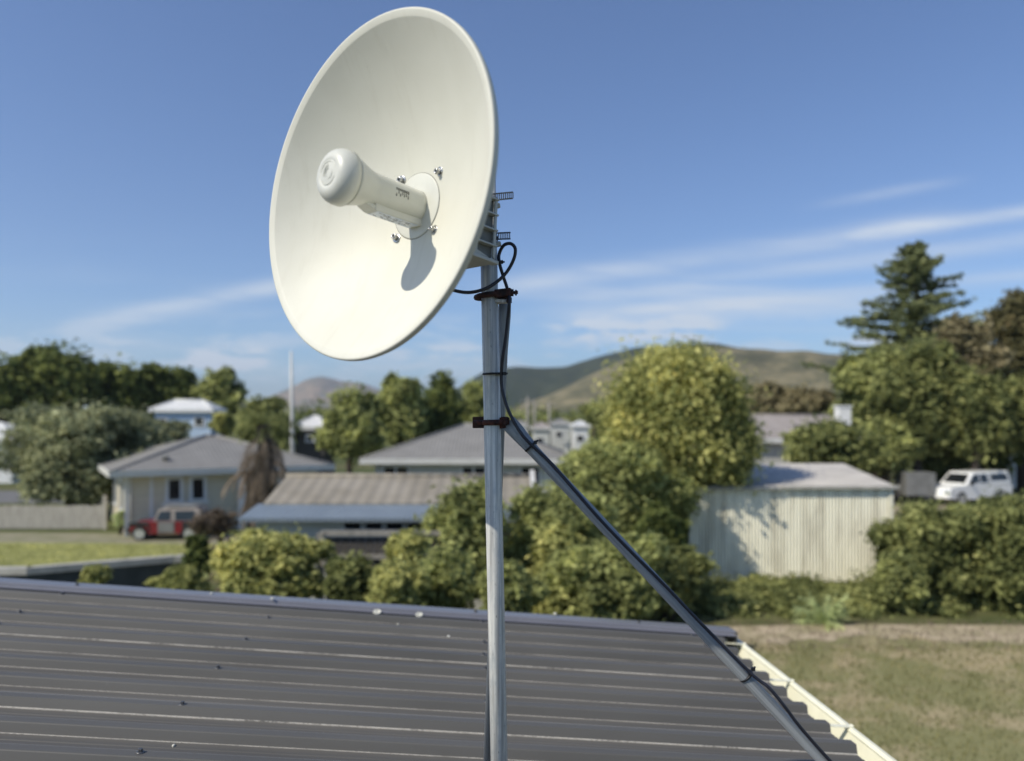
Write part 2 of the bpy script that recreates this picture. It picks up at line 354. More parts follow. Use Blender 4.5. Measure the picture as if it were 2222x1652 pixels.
def crown_verts(lobes, n, size, seed, cl=9, spread=.21, up=.75, fill=.58):
    n = int(n*1.8); size = size*.72
    rng = np.random.default_rng(seed); L = np.array([l[:3] for l in lobes], float); Rr = np.array([l[3:6] for l in lobes], float)
    wgt = (Rr[:, 0]*Rr[:, 1]+Rr[:, 0]*Rr[:, 2]+Rr[:, 1]*Rr[:, 2]); wgt /= wgt.sum()
    nc = max(6, n//cl); k = rng.choice(len(lobes), nc, p=wgt)
    d = rng.normal(size=(nc, 3)); d /= np.linalg.norm(d, axis=1)[:, None]
    r = rng.uniform(0, 1, nc)**.38*(1+.21*rng.normal(size=nc)); r = np.where(rng.uniform(size=nc) < fill, np.maximum(r, .72), r)
    r = np.clip(r, 0, 1.16)
    C = L[k]+d*Rr[k]*r[:, None]
    sp = spread*Rr[k].mean(1)
    idx = np.repeat(np.arange(nc), cl); off = rng.normal(size=(len(idx), 3))*sp[idx][:, None]*rng.uniform(.5, 1.3, nc)[idx][:, None]
    off[:, 2] *= .7
    P = C[idx]+off
    Nn = d[idx]*.9+rng.normal(size=P.shape)*.75; Nn[:, 2] += up
    P[:, 2] = np.maximum(P[:, 2], .03)
    return leaves(P, Nn, size, rng)
def tree(kind, label, cat, x, ytop, d, halfw, ybot=None, mat_='leaf_olive', n=6000, leaf=.16, seed=0, nl=9, group=None, trunk=True, squash=1.0, lobes=None, bark='bark', depth=None, spread=.21, low=.12, fill=.75):
    """crown centred on photo column x, top at ytop, at distance d; halfw in photo px"""
    rng = random.Random(seed*7+3); p = at(x, ytop, d); top = p.z; hw = halfw/FPX*d
    zb = at(x, ybot, d).z if ybot else max(.1, top*.25); zb = max(zb, .05)
    root = thing(kind, label, cat, (p.x, d, 0), 0, group)
    hc = (top-zb)/2; dp = depth or hw*.85
    if lobes is None:
        lobes = [(0, 0, zb+hc, hw*.62, dp*.62, hc*.78)]
        for i in range(int(nl*1.9)):
            a = rng.uniform(0, 6.28); q = rng.uniform(.45, .86); zz = rng.uniform(-.75, .82)
            r = rng.uniform(.13, .36)
            k = math.sqrt(max(.15, 1-zz*zz))
            lobes.append((math.cos(a)*hw*q*k*1.05, math.sin(a)*dp*q*k, zb+hc+zz*hc*.85, hw*r, dp*r, max(hc*r*.8, hw*r*.6)))
    v = crown_verts(lobes, n, leaf, seed, spread=spread, fill=fill)
    fast_mesh('crown' if trunk != 'stem' else 'foliage', v, mat_, root)
    t = MB(); tr = max(.05, hw*.09)
    if trunk is True:
        t.tube([(0,0,0),(.1*hw*rng.uniform(-1,1),0,zb+.1*hc),(.15*hw*rng.uniform(-1,1),0,zb+hc*.9),(0,0,zb+hc*1.5)], [tr*1.25, tr, tr*.7, tr*.2], 10)
        for i in range(6):
            a = rng.uniform(0, 6.28); z0 = zb+hc*rng.uniform(.1, .8)
            t.tube([(0,0,z0),(math.cos(a)*hw*.3, math.sin(a)*dp*.3, z0+hc*.25),(math.cos(a)*hw*.72, math.sin(a)*dp*.7, z0+hc*rng.uniform(.35,.6))], [tr*.5, tr*.33, tr*.1], 7)
        t.build('trunk', bark, root)
    else:
        for i in range(7):
            a = rng.uniform(0, 6.28); q = rng.uniform(.1, .55)
            t.tube([(math.cos(a)*hw*.1, math.sin(a)*dp*.1, 0),(math.cos(a)*hw*q*.6, math.sin(a)*dp*q*.6, (zb+hc)*.6),(math.cos(a)*hw*q, math.sin(a)*dp*q, zb+hc*1.4)], [tr*.6, tr*.4, tr*.12], 7)
        t.build('stem', bark, root)
    return root

# ------------------------------------------------------------------ the roof we look across
TH = math.atan(.073); S_ = .0855; K = 1.27; H0 = 1.057*K     # eye 1.34 m above the roofing, ribs 241 mm apart
er = Vector((math.cos(TH), math.sin(TH), -S_)).normalized(); eg = Vector((-math.sin(TH), math.cos(TH), 0)); en = er.cross(eg)
RM = Matrix(((er.x, eg.x, en.x, 0), (er.y, eg.y, en.y, 0), (er.z, eg.z, en.z, H-H0), (0, 0, 0, 1))) @ Matrix.Scale(K, 4)
def roofpt(x, y, z=0):               # photo pixel -> local (R, G) on the roof
    u_, v_ = (x-CX)/FPX, (y-HY)/FPX
    t_ = (H0/K-z)/(v_-S_*(.997*u_+.073)); return t_*(.997*u_+.073), t_*(-.073*u_+.997)
roof = thing('metal_roofed_building', 'nearest building, dark grey ribbed metal roof with a cream gutter', 'building', mtx=RM)
R0, R1 = -6.0, 1.42
RH, CR, RS = .030, .040, .013        # rib height, crown width, riser run
prof = []                            # (G, z) across the ribs, from far to near
g0 = FOOT+RIB                        # first foot under the flashing
k = 0
while g0-RIB*k > -1.2:
    f0 = g0-RIB*k                    # near foot of rib k; the crown lies behind it
    prof += [(f0+2*RS+CR, 0), (f0+RS+CR+.002, RH-.003), (f0+RS+CR, RH-.0008), (f0+RS+CR-.0035, RH), (f0+RS+.0035, RH), (f0+RS, RH-.0008), (f0+RS-.002, RH-.003), (f0, 0)]
    prof += [(f0-.042, 0), (f0-.045, .0022), (f0-.049, .0022), (f0-.052, 0), (f0-.078, 0), (f0-.081, .0022), (f0-.085, .0022), (f0-.088, 0)]
    k += 1
mb = MB(); n_ = len(prof)
vs = [(R0, g, z) for g, z in prof]+[(R1, g, z) for g, z in prof]+[(R0, g, z-.0012) for g, z in prof]+[(R1, g, z-.0012) for g, z in prof]
fs = []
for i in range(n_-1): fs += [(i, i+1, n_+i+1, n_+i), (2*n_+i, 3*n_+i, 3*n_+i+1, 2*n_+i+1), (n_+i, n_+i+1, 3*n_+i+1, 3*n_+i)]
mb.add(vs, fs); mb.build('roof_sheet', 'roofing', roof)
# side laps: the edge of one sheet over the next, every fourth rib
for kk, j in enumerate((4, 8, 12, 16, 20)):
    f0 = g0-RIB*j; lp = MB()
    p_ = [(f0+RS+CR+.001, RH+.0006), (f0+RS, RH+.0018), (f0-.0006, .0016), (f0-.0016, .0014), (f0-.0016, .0006), (f0-.0006, .0006), (f0+RS, RH+.0004), (f0+RS+CR+.001, RH-.0004)]
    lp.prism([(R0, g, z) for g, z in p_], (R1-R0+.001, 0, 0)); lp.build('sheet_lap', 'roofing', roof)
# barge flashing along the far edge
fl = MB(); FG = 4.045
p_ = [(FG-.03, RH+.001), (FG-.03, RH+.002), (FG, RH+.006), (FG+.002, RH+.016), (FG+.010, RH+.021), (FG+.125, RH+.014), (FG+.135, RH+.008), (FG+.140, -.16), (FG+.138, -.16), (FG+.132, RH+.006), (FG+.010, RH+.018), (FG, RH+.002)]
fl.prism([(R0, g, z) for g, z in p_], (1.515-R0, 0, 0)); fl.build('barge_flashing', 'flashing', roof)
ec = MB(); ec.prism([(1.505, FG-.012, RH+.020), (1.505, FG+.13, RH+.016), (1.505, FG+.13, -.10), (1.505, FG-.012, -.025)], (.012, 0, 0)); ec.build('flashing_end', 'roofing', roof, bevel=.004)
# gutter
gt = MB(); q = [(1.375, -.035), (1.375, -.115), (1.385, -.125), (1.52, -.125), (1.532, -.118), (1.545, -.030), (1.540, -.022), (1.548, -.010), (1.562, -.010), (1.564, -.020), (1.552, -.030), (1.538, -.125), (1.524, -.132), (1.382, -.132), (1.370, -.12), (1.370, -.035)]
gt.prism([(r, -1.2, z) for r, z in q], (0, 5.35, 0))
for s_, e_ in ((4.148, 4.152), (-1.204, -1.2)): gt.prism([(1.375, s_, -.035), (1.375, s_, -.12), (1.53, s_, -.125), (1.548, s_, -.012)], (0, e_-s_, 0))
gt.build('gutter', 'gutter', roof)
for G_ in (4.02, 3.43, 2.90, 2.36, 1.82, 1.28, .74):
    br = MB(); br.prism([(1.36, G_, -.004), (1.40, G_, -.006), (1.46, G_, -.012), (1.553, G_, -.012), (1.562, G_, -.006), (1.562, G_, -.003), (1.55, G_, -.008), (1.46, G_, -.009), (1.40, G_, -.003), (1.36, G_, -.001)], (0, .022, 0))
    br.build('gutter_bracket', 'gutter', roof)
fx = MB(); fx.box((1.345, -1.2, -.22), (1.369, 4.15, -.012)); fx.build('fascia', 'gutter', roof)
wl = MB(); wl.box((R0+.3, -1.1, -2.75), (1.2, 4.05, -.10)); wl.build('wall', 'wallpaint', roof)
# screws
def screw(R1_, G1, z=RH):
    s = MB(); s.lathe((R1_, G1, z-.001), (0, 0, 1), [(.0120, 0), (.0120, .0028), (.0100, .0042), (.0070, .0044)], 20, (1, 0, 0))
    s.lathe((R1_, G1, z+.002), (0, 0, 1), [(.0068, 0), (.0068, .0085), (.0052, .0096)], 6, (1, 0, 0), False)
    o = s.build('roof_screw', 'screw', roof); return o
rngs = random.Random(4)
def crown_g(k): return g0-RIB*k+RS+CR*.5
for R_c, ks in ((-3.0, (2, 4, 6, 8, 10, 12)), (-1.96, (1, 3, 4, 6, 10, 12)), (-.92, (2, 4, 6, 8, 10, 12)), (.12, (1, 3, 4, 5, 7, 9)), (1.26, (1, 2, 3, 4, 5, 6, 7))):
    for k_ in ks: screw(R_c+rngs.uniform(-.012, .012), crown_g(k_)+rngs.uniform(-.006, .006))
for R_c in (-1.96, .10, .99): screw(R_c, FG+.06, RH+.018)
# bird droppings on the roof
def dropping(x, y, r, z, cup=False):
    R1_, G1 = roofpt(x, y, z); s = MB(); rr = random.Random(int(x*7+y)); n = 18
    rad = [r*(1+.25*rr.uniform(-1, 1)) for _ in range(n)]; c = []
    for lv, (q_, h_) in enumerate(((1, 0), (.85, .0030), (.55, .0016 if cup else .0042))):
        c += [(R1_+math.cos(6.283*i/n)*rad[i]*q_, G1+math.sin(6.283*i/n)*rad[i]*q_*1.5, z+h_+.0005) for i in range(n)]
    fs = [(l*n+i, l*n+(i+1) % n, (l+1)*n+(i+1) % n, (l+1)*n+i) for l in range(2) for i in range(n)]+[tuple(2*n+i for i in range(n))]
    s.add(c, fs, True); s.build('bird_dropping', 'guano', roof)
for x_, y_, r_ in ((820, 1320, .021), (909, 1330, .019)):      # two cups of dried dropping stuck to the fold of the flashing
    R1_, _ = roofpt(x_, y_, RH+.004); s = MB(); s.lathe((R1_, FG-.034, RH+.001), (0, -.35, 1), [(1e-5, .003), (r_*.55, .004), (r_*.85, .010), (r_, .009), (r_*.95, .002), (r_*.6, 0)], 18, (1, 0, 0)); s.build('bird_dropping', 'guano', roof)
for x_, y_, r_, z_, c_ in ((821, 1367, .006, 0, False), (640, 1381, .007, 0, False), (972, 1381, .007, RH, False), (955, 1448, .005, 0, False),
                           (455, 1288, .007, RH+.02, False), (587, 1299, .010, RH+.03, False), (863, 1355, .006, 0, False), (1203, 1332, .010, RH+.03, False), (460, 1467, .005, 0, False), (1240, 1640, .004, 0, False), (374, 1619, .005, 0, False)):
    dropping(x_, y_, r_, z_, c_)

# ------------------------------------------------------------------ mast, braces, clamps
PD = 2.13
def P(x, y, d=PD): return at(x, y, d)
def mx(y): return 1061.8+(y-560)*.0233
def roofz(x, d):
    X = (x-CX)/FPX*d; Rr = .997*X+.073*d; return H-H0-S_*Rr
base = Vector((P(mx(1755), 1755).x, PD, roofz(mx(1755), PD)+.0))
mast = thing('antenna_mast', 'galvanised steel pipe mast standing on the grey roof with two braces and rusty clamps', 'mast', base)
def build_f(mbx, name, m, parent, org, ax):       # same, with the object's own Z along the tube
    ax = Vector(ax).normalized(); q = ax.to_track_quat('Z', 'Y').to_matrix().to_4x4(); F = Matrix.Translation(org) @ q; Fi = F.inverted()
    mbx.v = [tuple(Fi @ Vector(v)) for v in mbx.v]; o = mbx.build(name, m, parent); o.matrix_local = Matrix.Translation(-parent.location) @ F; return o
def build_w(mbx, name, m, parent, bevel=0):      # mesh given in world coordinates, parented to a located empty
    o = mbx.build(name, m, parent, bevel); o.location = -parent.matrix_world.translation if parent.parent is None and parent.type == 'EMPTY' else (0, 0, 0)
    return o
bpy.context.view_layer.update()
top = P(mx(250), 250); PR = .0236
mb = MB(); mb.tube([base+Vector((0, 0, .01)), base.lerp(top, .5), top], PR, 36, side=(1, 0, 0)); pole = build_w(mb, 'pole', 'galv', mast)
mb = MB(); mb.box(base+Vector((-.06, -.05, .030)), base+Vector((.06, .05, .038))); build_w(mb, 'base_plate', 'galv', mast, .003)
# right brace with flattened end
a_ = P(1108, 922, 2.118); b_ = P(1150, 970, 2.112); c_ = P(1787, 1652, 2.10); f_ = P(1945, 1821, 2.10); f_.z = roofz(1945, 2.10)+.03
dr = (c_-b_).normalized(); ksq = [(.28, 1.35), (.30, 1.35), (.65, 1.2), (1, 1), (1, 1), (1, 1)]
mb = MB(); mb.tube([a_-dr*.010, a_.lerp(b_, .25), a_.lerp(b_, .65), b_+dr*.02, c_, f_], .0166, 28, squash=ksq, side=(0, 1, 0)); build_f(mb, 'brace', 'galv_shade', mast, a_, dr)
# rear brace
a2 = P(1096, 655, 2.165); c2 = P(1058, 1660, 2.29); c2 = a2+(c2-a2)*1.02
mb = MB(); mb.tube([a2+Vector((0, 0, .02)), a2+(c2-a2)*.03, a2+(c2-a2)*.10, c2], .0130, 24, squash=[(.3, 1.35), (.35, 1.35), (1, 1), (1, 1)], side=(0, 1, 0)); build_f(mb, 'brace', 'galv_shade', mast, a2, c2-a2)
def torus(mbx, c, ax, r, t, n=36, m=8, arc=(0, 6.2832), sx=1.0, ref=(1, 0, 0)):
    ax = Vector(ax).normalized(); a = Vector(ref); a = (a-ax*a.dot(ax)).normalized(); b = ax.cross(a); c = Vector(c)
    pts = [c+a*(math.cos(arc[0]+(arc[1]-arc[0])*i/n)*r*sx)+b*(math.sin(arc[0]+(arc[1]-arc[0])*i/n)*r) for i in range(n+1)]
    return mbx.tube(pts, t, m, side=ax)
# upper clamp: bent strap round the pole, channel block and bolts on the right
u0 = P(mx(643), 643); g_ = (top-base).normalized()
cl = MB(); torus(cl, u0+Vector((-.006, 0, 0)), g_+Vector((-.10, 0, 0)), PR+.006, .0078, 36, 8, sx=1.12)
o = build_w(cl, 'clamp', 'rust_dark', mast, 0); cw = o
k1 = MB(); k1.prism([u0+Vector((.012, -.028, -.008)), u0+Vector((.056, -.030, -.003)), u0+Vector((.060, -.012, -.003)), u0+Vector((.040, .022, -.008)), u0+Vector((.012, .022, -.008))], (0, 0, .022))
k1.build('clamp_block', 'rust_dark', cw, .002)
k1 = MB(); k1.tube([u0+Vector((.05, -.016, .006)), u0+Vector((.077, -.016, .008))], .0048, 10); k1.lathe(u0+Vector((.056, -.016, .007)), (1, 0, 0), [(.010, 0), (.010, .009)], 6, smooth=False); k1.lathe(u0+Vector((.069, -.016, .007)), (1, 0, 0), [(.008, 0), (.008, .005)], 6, smooth=False)
k1.lathe(u0+Vector((.046, -.018, -.014)), (1, 0, 0), [(.008, 0), (.008, .014)], 6, smooth=False)
k1.build('clamp_bolt', 'rust_dark', cw)
k1 = MB(); k1.prism([u0+Vector((.014, -.020, -.020)), u0+Vector((.045, -.022, -.022)), u0+Vector((.048, .010, -.020)), u0+Vector((.014, .014, -.020))], (0, 0, .010)); k1.build('clamp_shim', 'galv', cw, .002)
# lower clamp: rusted flat bars front and back of the pole
l0 = P(mx(917), 917)
cl = MB(); cl.box(l0+Vector((-.058, .010, -.016)), l0+Vector((.043, .018, .016))); o = build_w(cl, 'clamp', 'rust_dark', mast, .002); cw = o
cl = MB(); torus(cl, l0, g_, PR+.004, .0078, 30, 8, (math.pi*1.03, math.pi*1.97)); cl.tube([l0+Vector((-.054, -.004, -.001)), l0+Vector((-.026, -.010, -.001))], .007, 8); cl.tube([l0+Vector((.024, -.012, .001)), l0+Vector((.045, -.012, .001))], .0085, 8)
cl.build('clamp_strap', 'rust', cw)
cl = MB(); cl.box(l0+Vector((.018, -.016, -.017)), l0+Vector((.046, .009, .014))); cl.build('clamp_block', 'rust', cw, .003)
k1 = MB(); k1.tube([l0+Vector((.034, -.028, -.001)), l0+Vector((.034, .03, -.001))], .0048, 10); k1.lathe(l0+Vector((.034, -.024, -.001)), (0, 1, 0), [(.0085, 0), (.0085, .007)], 6, (1, 0, 0), False); k1.build('clamp_bolt', 'rust_dark', cw)

# ------------------------------------------------------------------ dish antenna
DN = Vector((-.65548802, -.75190394, .07054024)).normalized(); DV = Vector((-.2328556, 1.91631986, .53622276+H))
DY = (Vector((0, 0, 1))-DN*DN.z).normalized(); DX = DY.cross(DN)
DM = Matrix(((DX.x, DY.x, DN.x, DV.x), (DX.y, DY.y, DN.y, DV.y), (DX.z, DY.z, DN.z, DV.z), (0, 0, 0, 1)))
DR, DD = .4077, .178
dish = thing('dish_antenna', 'large round white dish with a central feed tube, clamped to the mast top', 'antenna', mtx=DM)
DMi = DM.inverted()
def dishpt(x, y):                    # photo pixel -> local point on the reflector
    e0 = DMi @ Vector((0, 0, H)); p1 = DMi @ at(x, y, 1.0); d = p1-e0
    lo = 1.2
    while lo < 2.4:
        q = e0+d*lo
        if q.z < DD*(q.x**2+q.y**2)/DR**2: return q
        lo += .0005
    return q
def dz(r): return DD*r*r/DR/DR
rf = MB(); RI = DR-.019; pr = [(1e-6, 0)]+[(RI*i/40, dz(RI*i/40)) for i in range(1, 41)]
zi = dz(RI)
pr += [(RI+.0015, zi+.0012), (RI+.003, zi+.0016), (DR-.006, zi+.0075), (DR-.002, zi+.0075), (DR, zi+.005), (DR+.0005, zi-.004), (DR-.002, zi-.010), (DR-.004, zi-.010), (DR-.006, zi-.002), (RI, zi-.005)]
pr += [(RI*i/20, dz(RI*i/20)-.004) for i in range(19, 0, -1)]+[(1e-6, -.004)]
rf.lathe((0, 0, 0), (0, 0, 1), pr, 160, (1, 0, 0)); rf.build('reflector', 'dish', dish)
# round base plate of the feed, slightly proud, with a seam
PRd = .082
bp = MB(); bp.lathe((0, 0, 0), (0, 0, 1), [(PRd, dz(PRd)-.003), (PRd, dz(PRd)+.0016), (PRd-.002, dz(PRd)+.0024), (.055, .0062), (.044, .0075), (1e-6, .0075)], 72, (1, 0, 0)); bpo = bp.build('feed_base_plate', 'plastic', dish)
sm = MB(); torus(sm, (0, 0, dz(PRd)+.0004), (0, 0, 1), PRd+.0010, .0008, 72, 6); sm.build('seam', 'seam', bpo)
for (x_, y_) in ((955, 373), (873, 392), (861, 517), (943, 499)):
    q = dishpt(x_, y_); nn = Vector((-2*DD*q.x/DR/DR, -2*DD*q.y/DR/DR, 1)).normalized()
    s = MB(); s.lathe(q-nn*.001, nn, [(.0125, 0), (.0125, .0022), (.0112, .0030), (.0092, .0032)], 28, (1, 0, 0))
    w_ = s.build('dish_bolt', 'steel', dish)
    s = MB(); s.lathe(q, nn, [(.0072, 0), (.0072, .0130), (.0062, .0142), (.0040, .0142), (.0040, .009)], 24, (1, 0, 0)); s.build('bolt_head', 'steel', w_)
    s = MB(); s.lathe(q, nn, [(.0040, .0120), (1e-6, .0122)], 6, (1, 0, 0), False); s.build('socket', 'socket', w_)
# feed tube: round above, flat label box below, flaring to the cap
ft = MB(); n_ = 40; rings = []
def tube_sec(L, r, box):
    out = []
    for j in range(n_):
        th = 2*math.pi*j/n_; c_, s_ = math.cos(th), math.sin(th)
        p = 2.0 if s_ > 0 else 2.0+2.2*box
        rr_ = r/((abs(c_)**p+abs(s_)**p)**(1/p)); out.append((rr_*c_*(1-.10*box*(s_ < 0)), rr_*s_*(1+.12*box*(s_ < 0)), L))
    return out
secs = [(.004, .0385, .35), (.02, .0385, .35), (.15, .0395, .35), (.160, .0405, .3), (.172, .0430, .2), (.215, .0575, .0), (.222, .0590, 0)]
for L_, r_, b_x in secs: rings.append(tube_sec(L_, r_, b_x))
vs = [p for r in rings for p in r]
fs = [(i*n_+j, i*n_+(j+1) % n_, (i+1)*n_+(j+1) % n_, (i+1)*n_+j) for i in range(len(rings)-1) for j in range(n_)]+[tuple(range(n_))[::-1], tuple((len(rings)-1)*n_+j for j in range(n_))]
ft.add(vs, fs, True); fto = ft.build('feed_tube', 'plastic', dish)
lb = MB(); lb.box((-.021, -.0535, .006), (.021, -.036, .150)); lb.prism([(-.021, -.0535, .150), (.021, -.0535, .150), (.016, -.042, .185), (-.016, -.042, .185)], (0, .012, 0)); lb.build('port_cover', 'plastic', fto, .002)
st_ = MB(); st_.box((-.0185, -.0546, .016), (.0185, -.0537, .142)); lbo = st_.build('label', 'sticker', fto)
rr = random.Random(2); tx = MB()
for i in range(5):
    z0 = .035; 
    while z0 < .13:
        L_ = rr.uniform(.003, .011)
        if rr.random() < .62: tx.box((-.012+.006*i-.0009, -.0551, z0), (-.012+.006*i+.0009, -.0547, z0+L_))
        z0 += L_+.003
tx.build('label_print', 'print', lbo)
# small port diagram printed on the side that faces us
pm = MB(); a0 = math.radians(-8)
def side_box(z0, z1, t0, t1):
    th = [(t0, z0), (t1, z0), (t1, z1), (t0, z1)]
    o_ = [(.0398*math.cos(t), .0398*math.sin(t), z) for t, z in th]; i_ = [(.0388*math.cos(t), .0388*math.sin(t), z) for t, z in th]
    pm.add(o_+i_, [(0, 1, 2, 3), (7, 6, 5, 4), (0, 4, 5, 1), (1, 5, 6, 2), (2, 6, 7, 3), (3, 7, 4, 0)])
side_box(.066, .106, .22, .255); side_box(.066, .106, .13, .155)
for i, l_ in enumerate((.34, .26, .30, .22, .34, .18, .40)): side_box(.067+i*.006, .0692+i*.006, .13-l_ if i % 2 == 0 else -.02-l_*.3, .24)
pm.build('port_diagram', 'print', fto)
cp = MB(); cr_ = .0635
prc = [(1e-6, .222), (.0580, .222), (.0600, .2235), (.0600, .2255), (.0635, .2265)]
prc += [(cr_-.030*(1-math.cos(a)), .238+.034*math.sin(a)) for a in [i*math.pi/2/12 for i in range(0, 13)]]
prc += [(.031, .2708), (.0295, .2704), (.028, .2710), (1e-6, .2716)]
cp.lathe((0, 0, 0), (0, 0, 1), prc, 72, (1, 0, 0)); cpo = cp.build('feed_cap', 'plastic', dish)
em = MB()
def arc(cx_, cy_, r_, a0_, a1_, t_=.0008, z_=.2716): em.tube([(cx_+r_*math.cos(a0_+(a1_-a0_)*i/16), cy_+r_*math.sin(a0_+(a1_-a0_)*i/16), z_) for i in range(17)], [t_*(.3+.7*math.sin(math.pi*(i+.5)/17)) for i in range(17)], 6)
arc(0, 0, .0265, .3, 2.9); arc(0, 0, .0265, 3.5, 5.9)
for i, r_ in enumerate((.011, .0145, .018, .0215)): arc(.004, -.001, r_, math.radians(100), math.radians(215-8*i), .0010)
arc(.002, -.001, .0125, math.radians(-95), math.radians(40), .0009)
em.build('emblem', 'plastic', cpo)
# mounting bracket behind the reflector
bk = MB(); bx = .046
bk.box((-bx, -.080, -.012), (bx, .080, .002)); bk.box((-.085, -.09, -.024), (.085, .09, -.012))
for sx_ in (-1, 1): bk.prism([(sx_*bx, -.080, -.01), (sx_*bx, .080, -.01), (sx_*bx, .080, -.170), (sx_*bx, -.085, -.170)], (-sx_*.006, 0, 0)); bk.prism([(sx_*bx, -.080, -.230), (sx_*bx, .080, -.230), (sx_*bx, .080, -.240), (sx_*bx, -.085, -.240)], (-sx_*.006, 0, 0))
bk.box((-bx+.006, -.075, -.175), (bx-.006, .075, -.165)); bko = bk.build('mount_bracket', 'bracket', dish, .002)
for sx_ in (-1, 1): q = MB(); q.prism([(sx_*.034, -.078, -.166), (sx_*.034, .078, -.166), (sx_*.034, .078, -.236), (sx_*.034, -.078, -.236)], (-sx_*.004, 0, 0)); q.build('recess_panel', 'seam', bko)
for y_ in (.076, .034, -.008, -.050):
    r_ = MB(); r_.prism([(-bx-.004, y_, -.02), (bx+.004, y_, -.02), (bx+.004, y_, -.242), (.032, y_, -.244), (.032, y_, -.225), (-.032, y_, -.225), (-.032, y_, -.244), (-bx-.004, y_, -.242)], (0, .005, 0)); r_.build('bracket_rib', 'bracket', bko, .001)
fl_ = MB(); fl_.prism([(-.075, -.088, .006), (.085, -.088, .006), (.066, -.090, -.12), (.054, -.088, -.246), (.030, -.088, -.246), (.030, -.088, -.235), (-.030, -.088, -.235), (-.060, -.088, -.235), (-.066, -.090, -.12)], (0, -.010, 0)); fl_.prism([(.052, -.088, .004), (.056, -.04, .004), (.056, -.088, -.20), (.052, -.088, -.20)], (.004, 0, 0)); fl_.build('bracket_flange', 'bracket', bko, .002)
# slotted band clamps with their tails sticking out to the right
inv = DM.inverted()
for (yc, x_end, slope) in ((436, 1113, .10), (519, 1108, .04)):
    c0 = P(mx(yc), yc); bd = MB(); hh = .0105
    path = []
    for i in range(22):
        a = math.radians(55-i*15); path.append(Vector((c0.x+math.cos(a)*(PR+.0015), c0.y+math.sin(a)*(PR+.0015), c0.z)))
    path.append(Vector((c0.x+.004, c0.y-PR-.0022, c0.z)))
    L_ = (P(x_end, yc).x-c0.x)
    path = [Vector((c0.x-.012, c0.y-PR-.003, c0.z-.001))]+[Vector((c0.x-.012+(L_+.012)*i/12, c0.y-PR-.003-.002*i/12, c0.z+slope*(L_)*i/12)) for i in range(1, 13)]
    ring = [Vector((c0.x+math.cos(a)*(PR+.001), c0.y+math.sin(a)*(PR+.001), c0.z-.001)) for a in [math.radians(-90-12*i) for i in range(0, 24)]]
    full = ring[::-1]+path[1:]
    for i in range(len(full)-1):
        p0, p1 = full[i], full[i+1]; t_ = (p1-p0).normalized(); nr = Vector((t_.y, -t_.x, 0)).normalized()*.0006
        for z0, z1 in ((-hh, -hh+.0038), (hh-.0038, hh)):
            bd.add([inv @ (p+nr*s_+Vector((0, 0, z))) for p in (p0, p1) for s_ in (-1, 1) for z in (z0, z1)], [(0, 1, 3, 2), (4, 6, 7, 5), (0, 4, 5, 1), (2, 3, 7, 6), (0, 2, 6, 4), (1, 5, 7, 3)])
    # rungs every 5 mm
    acc = 0; nxt = 0
    for i in range(len(full)-1):
        p0, p1 = full[i], full[i+1]; Ls = (p1-p0).length; t_ = (p1-p0)/Ls; nr = Vector((t_.y, -t_.x, 0)).normalized()*.0006
        while nxt <= acc+Ls:
            q0 = p0+t_*(nxt-acc); q1 = q0+t_*.0028
            bd.add([inv @ (p+nr*s_+Vector((0, 0, z))) for p in (q0, q1) for s_ in (-1, 1) for z in (-hh+.002, hh-.002)], [(0, 1, 3, 2), (4, 6, 7, 5), (0, 4, 5, 1), (2, 3, 7, 6), (0, 2, 6, 4), (1, 5, 7, 3)]); nxt += .0052
        acc += Ls
    bdo = bd.build('band_clamp', 'band', dish)
    s = MB(); q0 = c0+Vector((.020, -PR*.6, -.012)); s.lathe(inv @ (q0+Vector((-.004, 0, -.008))), (inv.to_3x3() @ Vector((1, .1, .25))), [(.0035, -.004), (.0075, 0), (.0075, .016), (.006, .018)], 6, smooth=False); s.build('clamp_screw', 'bracket', bdo)

# ------------------------------------------------------------------ cable and ties
def spline(pts, n=12):
    out = []
    p = [pts[0]]+pts+[pts[-1]]
    for i in range(1, len(p)-2):
        for j in range(n):
            t_ = j/n; out.append(.5*((2*p[i])+(p[i+1]-p[i-1])*t_+(2*p[i-1]-5*p[i]+4*p[i+1]-p[i+2])*t_*t_+(3*p[i]-p[i-1]-3*p[i+1]+p[i+2])*t_**3))
    return out+[p[-2]]
cpts = [P(905, 560, 2.06), P(945, 610, 2.06), P(978, 628, 2.06), P(1015, 635, 2.07), P(1050, 628, 2.075), P(1078, 612, 2.09), P(1100, 590, 2.10), P(1115, 562, 2.10), P(1118, 540, 2.10), P(1108, 529, 2.105),
        P(1093, 533, 2.11), P(1083, 552, 2.12), P(1084, 572, 2.115), P(1092, 600, 2.12), P(1101, 628, 2.12), P(1105, 655, 2.095), P(1102, 690, 2.10), P(1097, 735, 2.10), P(1091, 775, 2.10), P(1088, 808, 2.105), P(1089, 840, 2.105), P(1099, 880, 2.10),
        P(1115, 915, 2.095), P(1135, 946, 2.09), P(1158, 970, 2.092), P(1195, 1005, 2.09), P(1245, 1062, 2.075), P(1300, 1125, 2.07), P(1360, 1188, 2.075), P(1440, 1268, 2.08), P(1530, 1362, 2.075), P(1630, 1462, 2.08),
        P(1668, 1492, 2.07), P(1700, 1530, 2.065), P(1738, 1580, 2.07), P(1800, 1650, 2.08), P(1880, 1736, 2.08), P(1935, 1795, 2.08)]
cb = MB(); cb.tube(spline(cpts), .0047, 12); tag(cb.build('antenna_cable', 'cable'), 'black cable looping beside the mast and running down the right brace', 'cable')
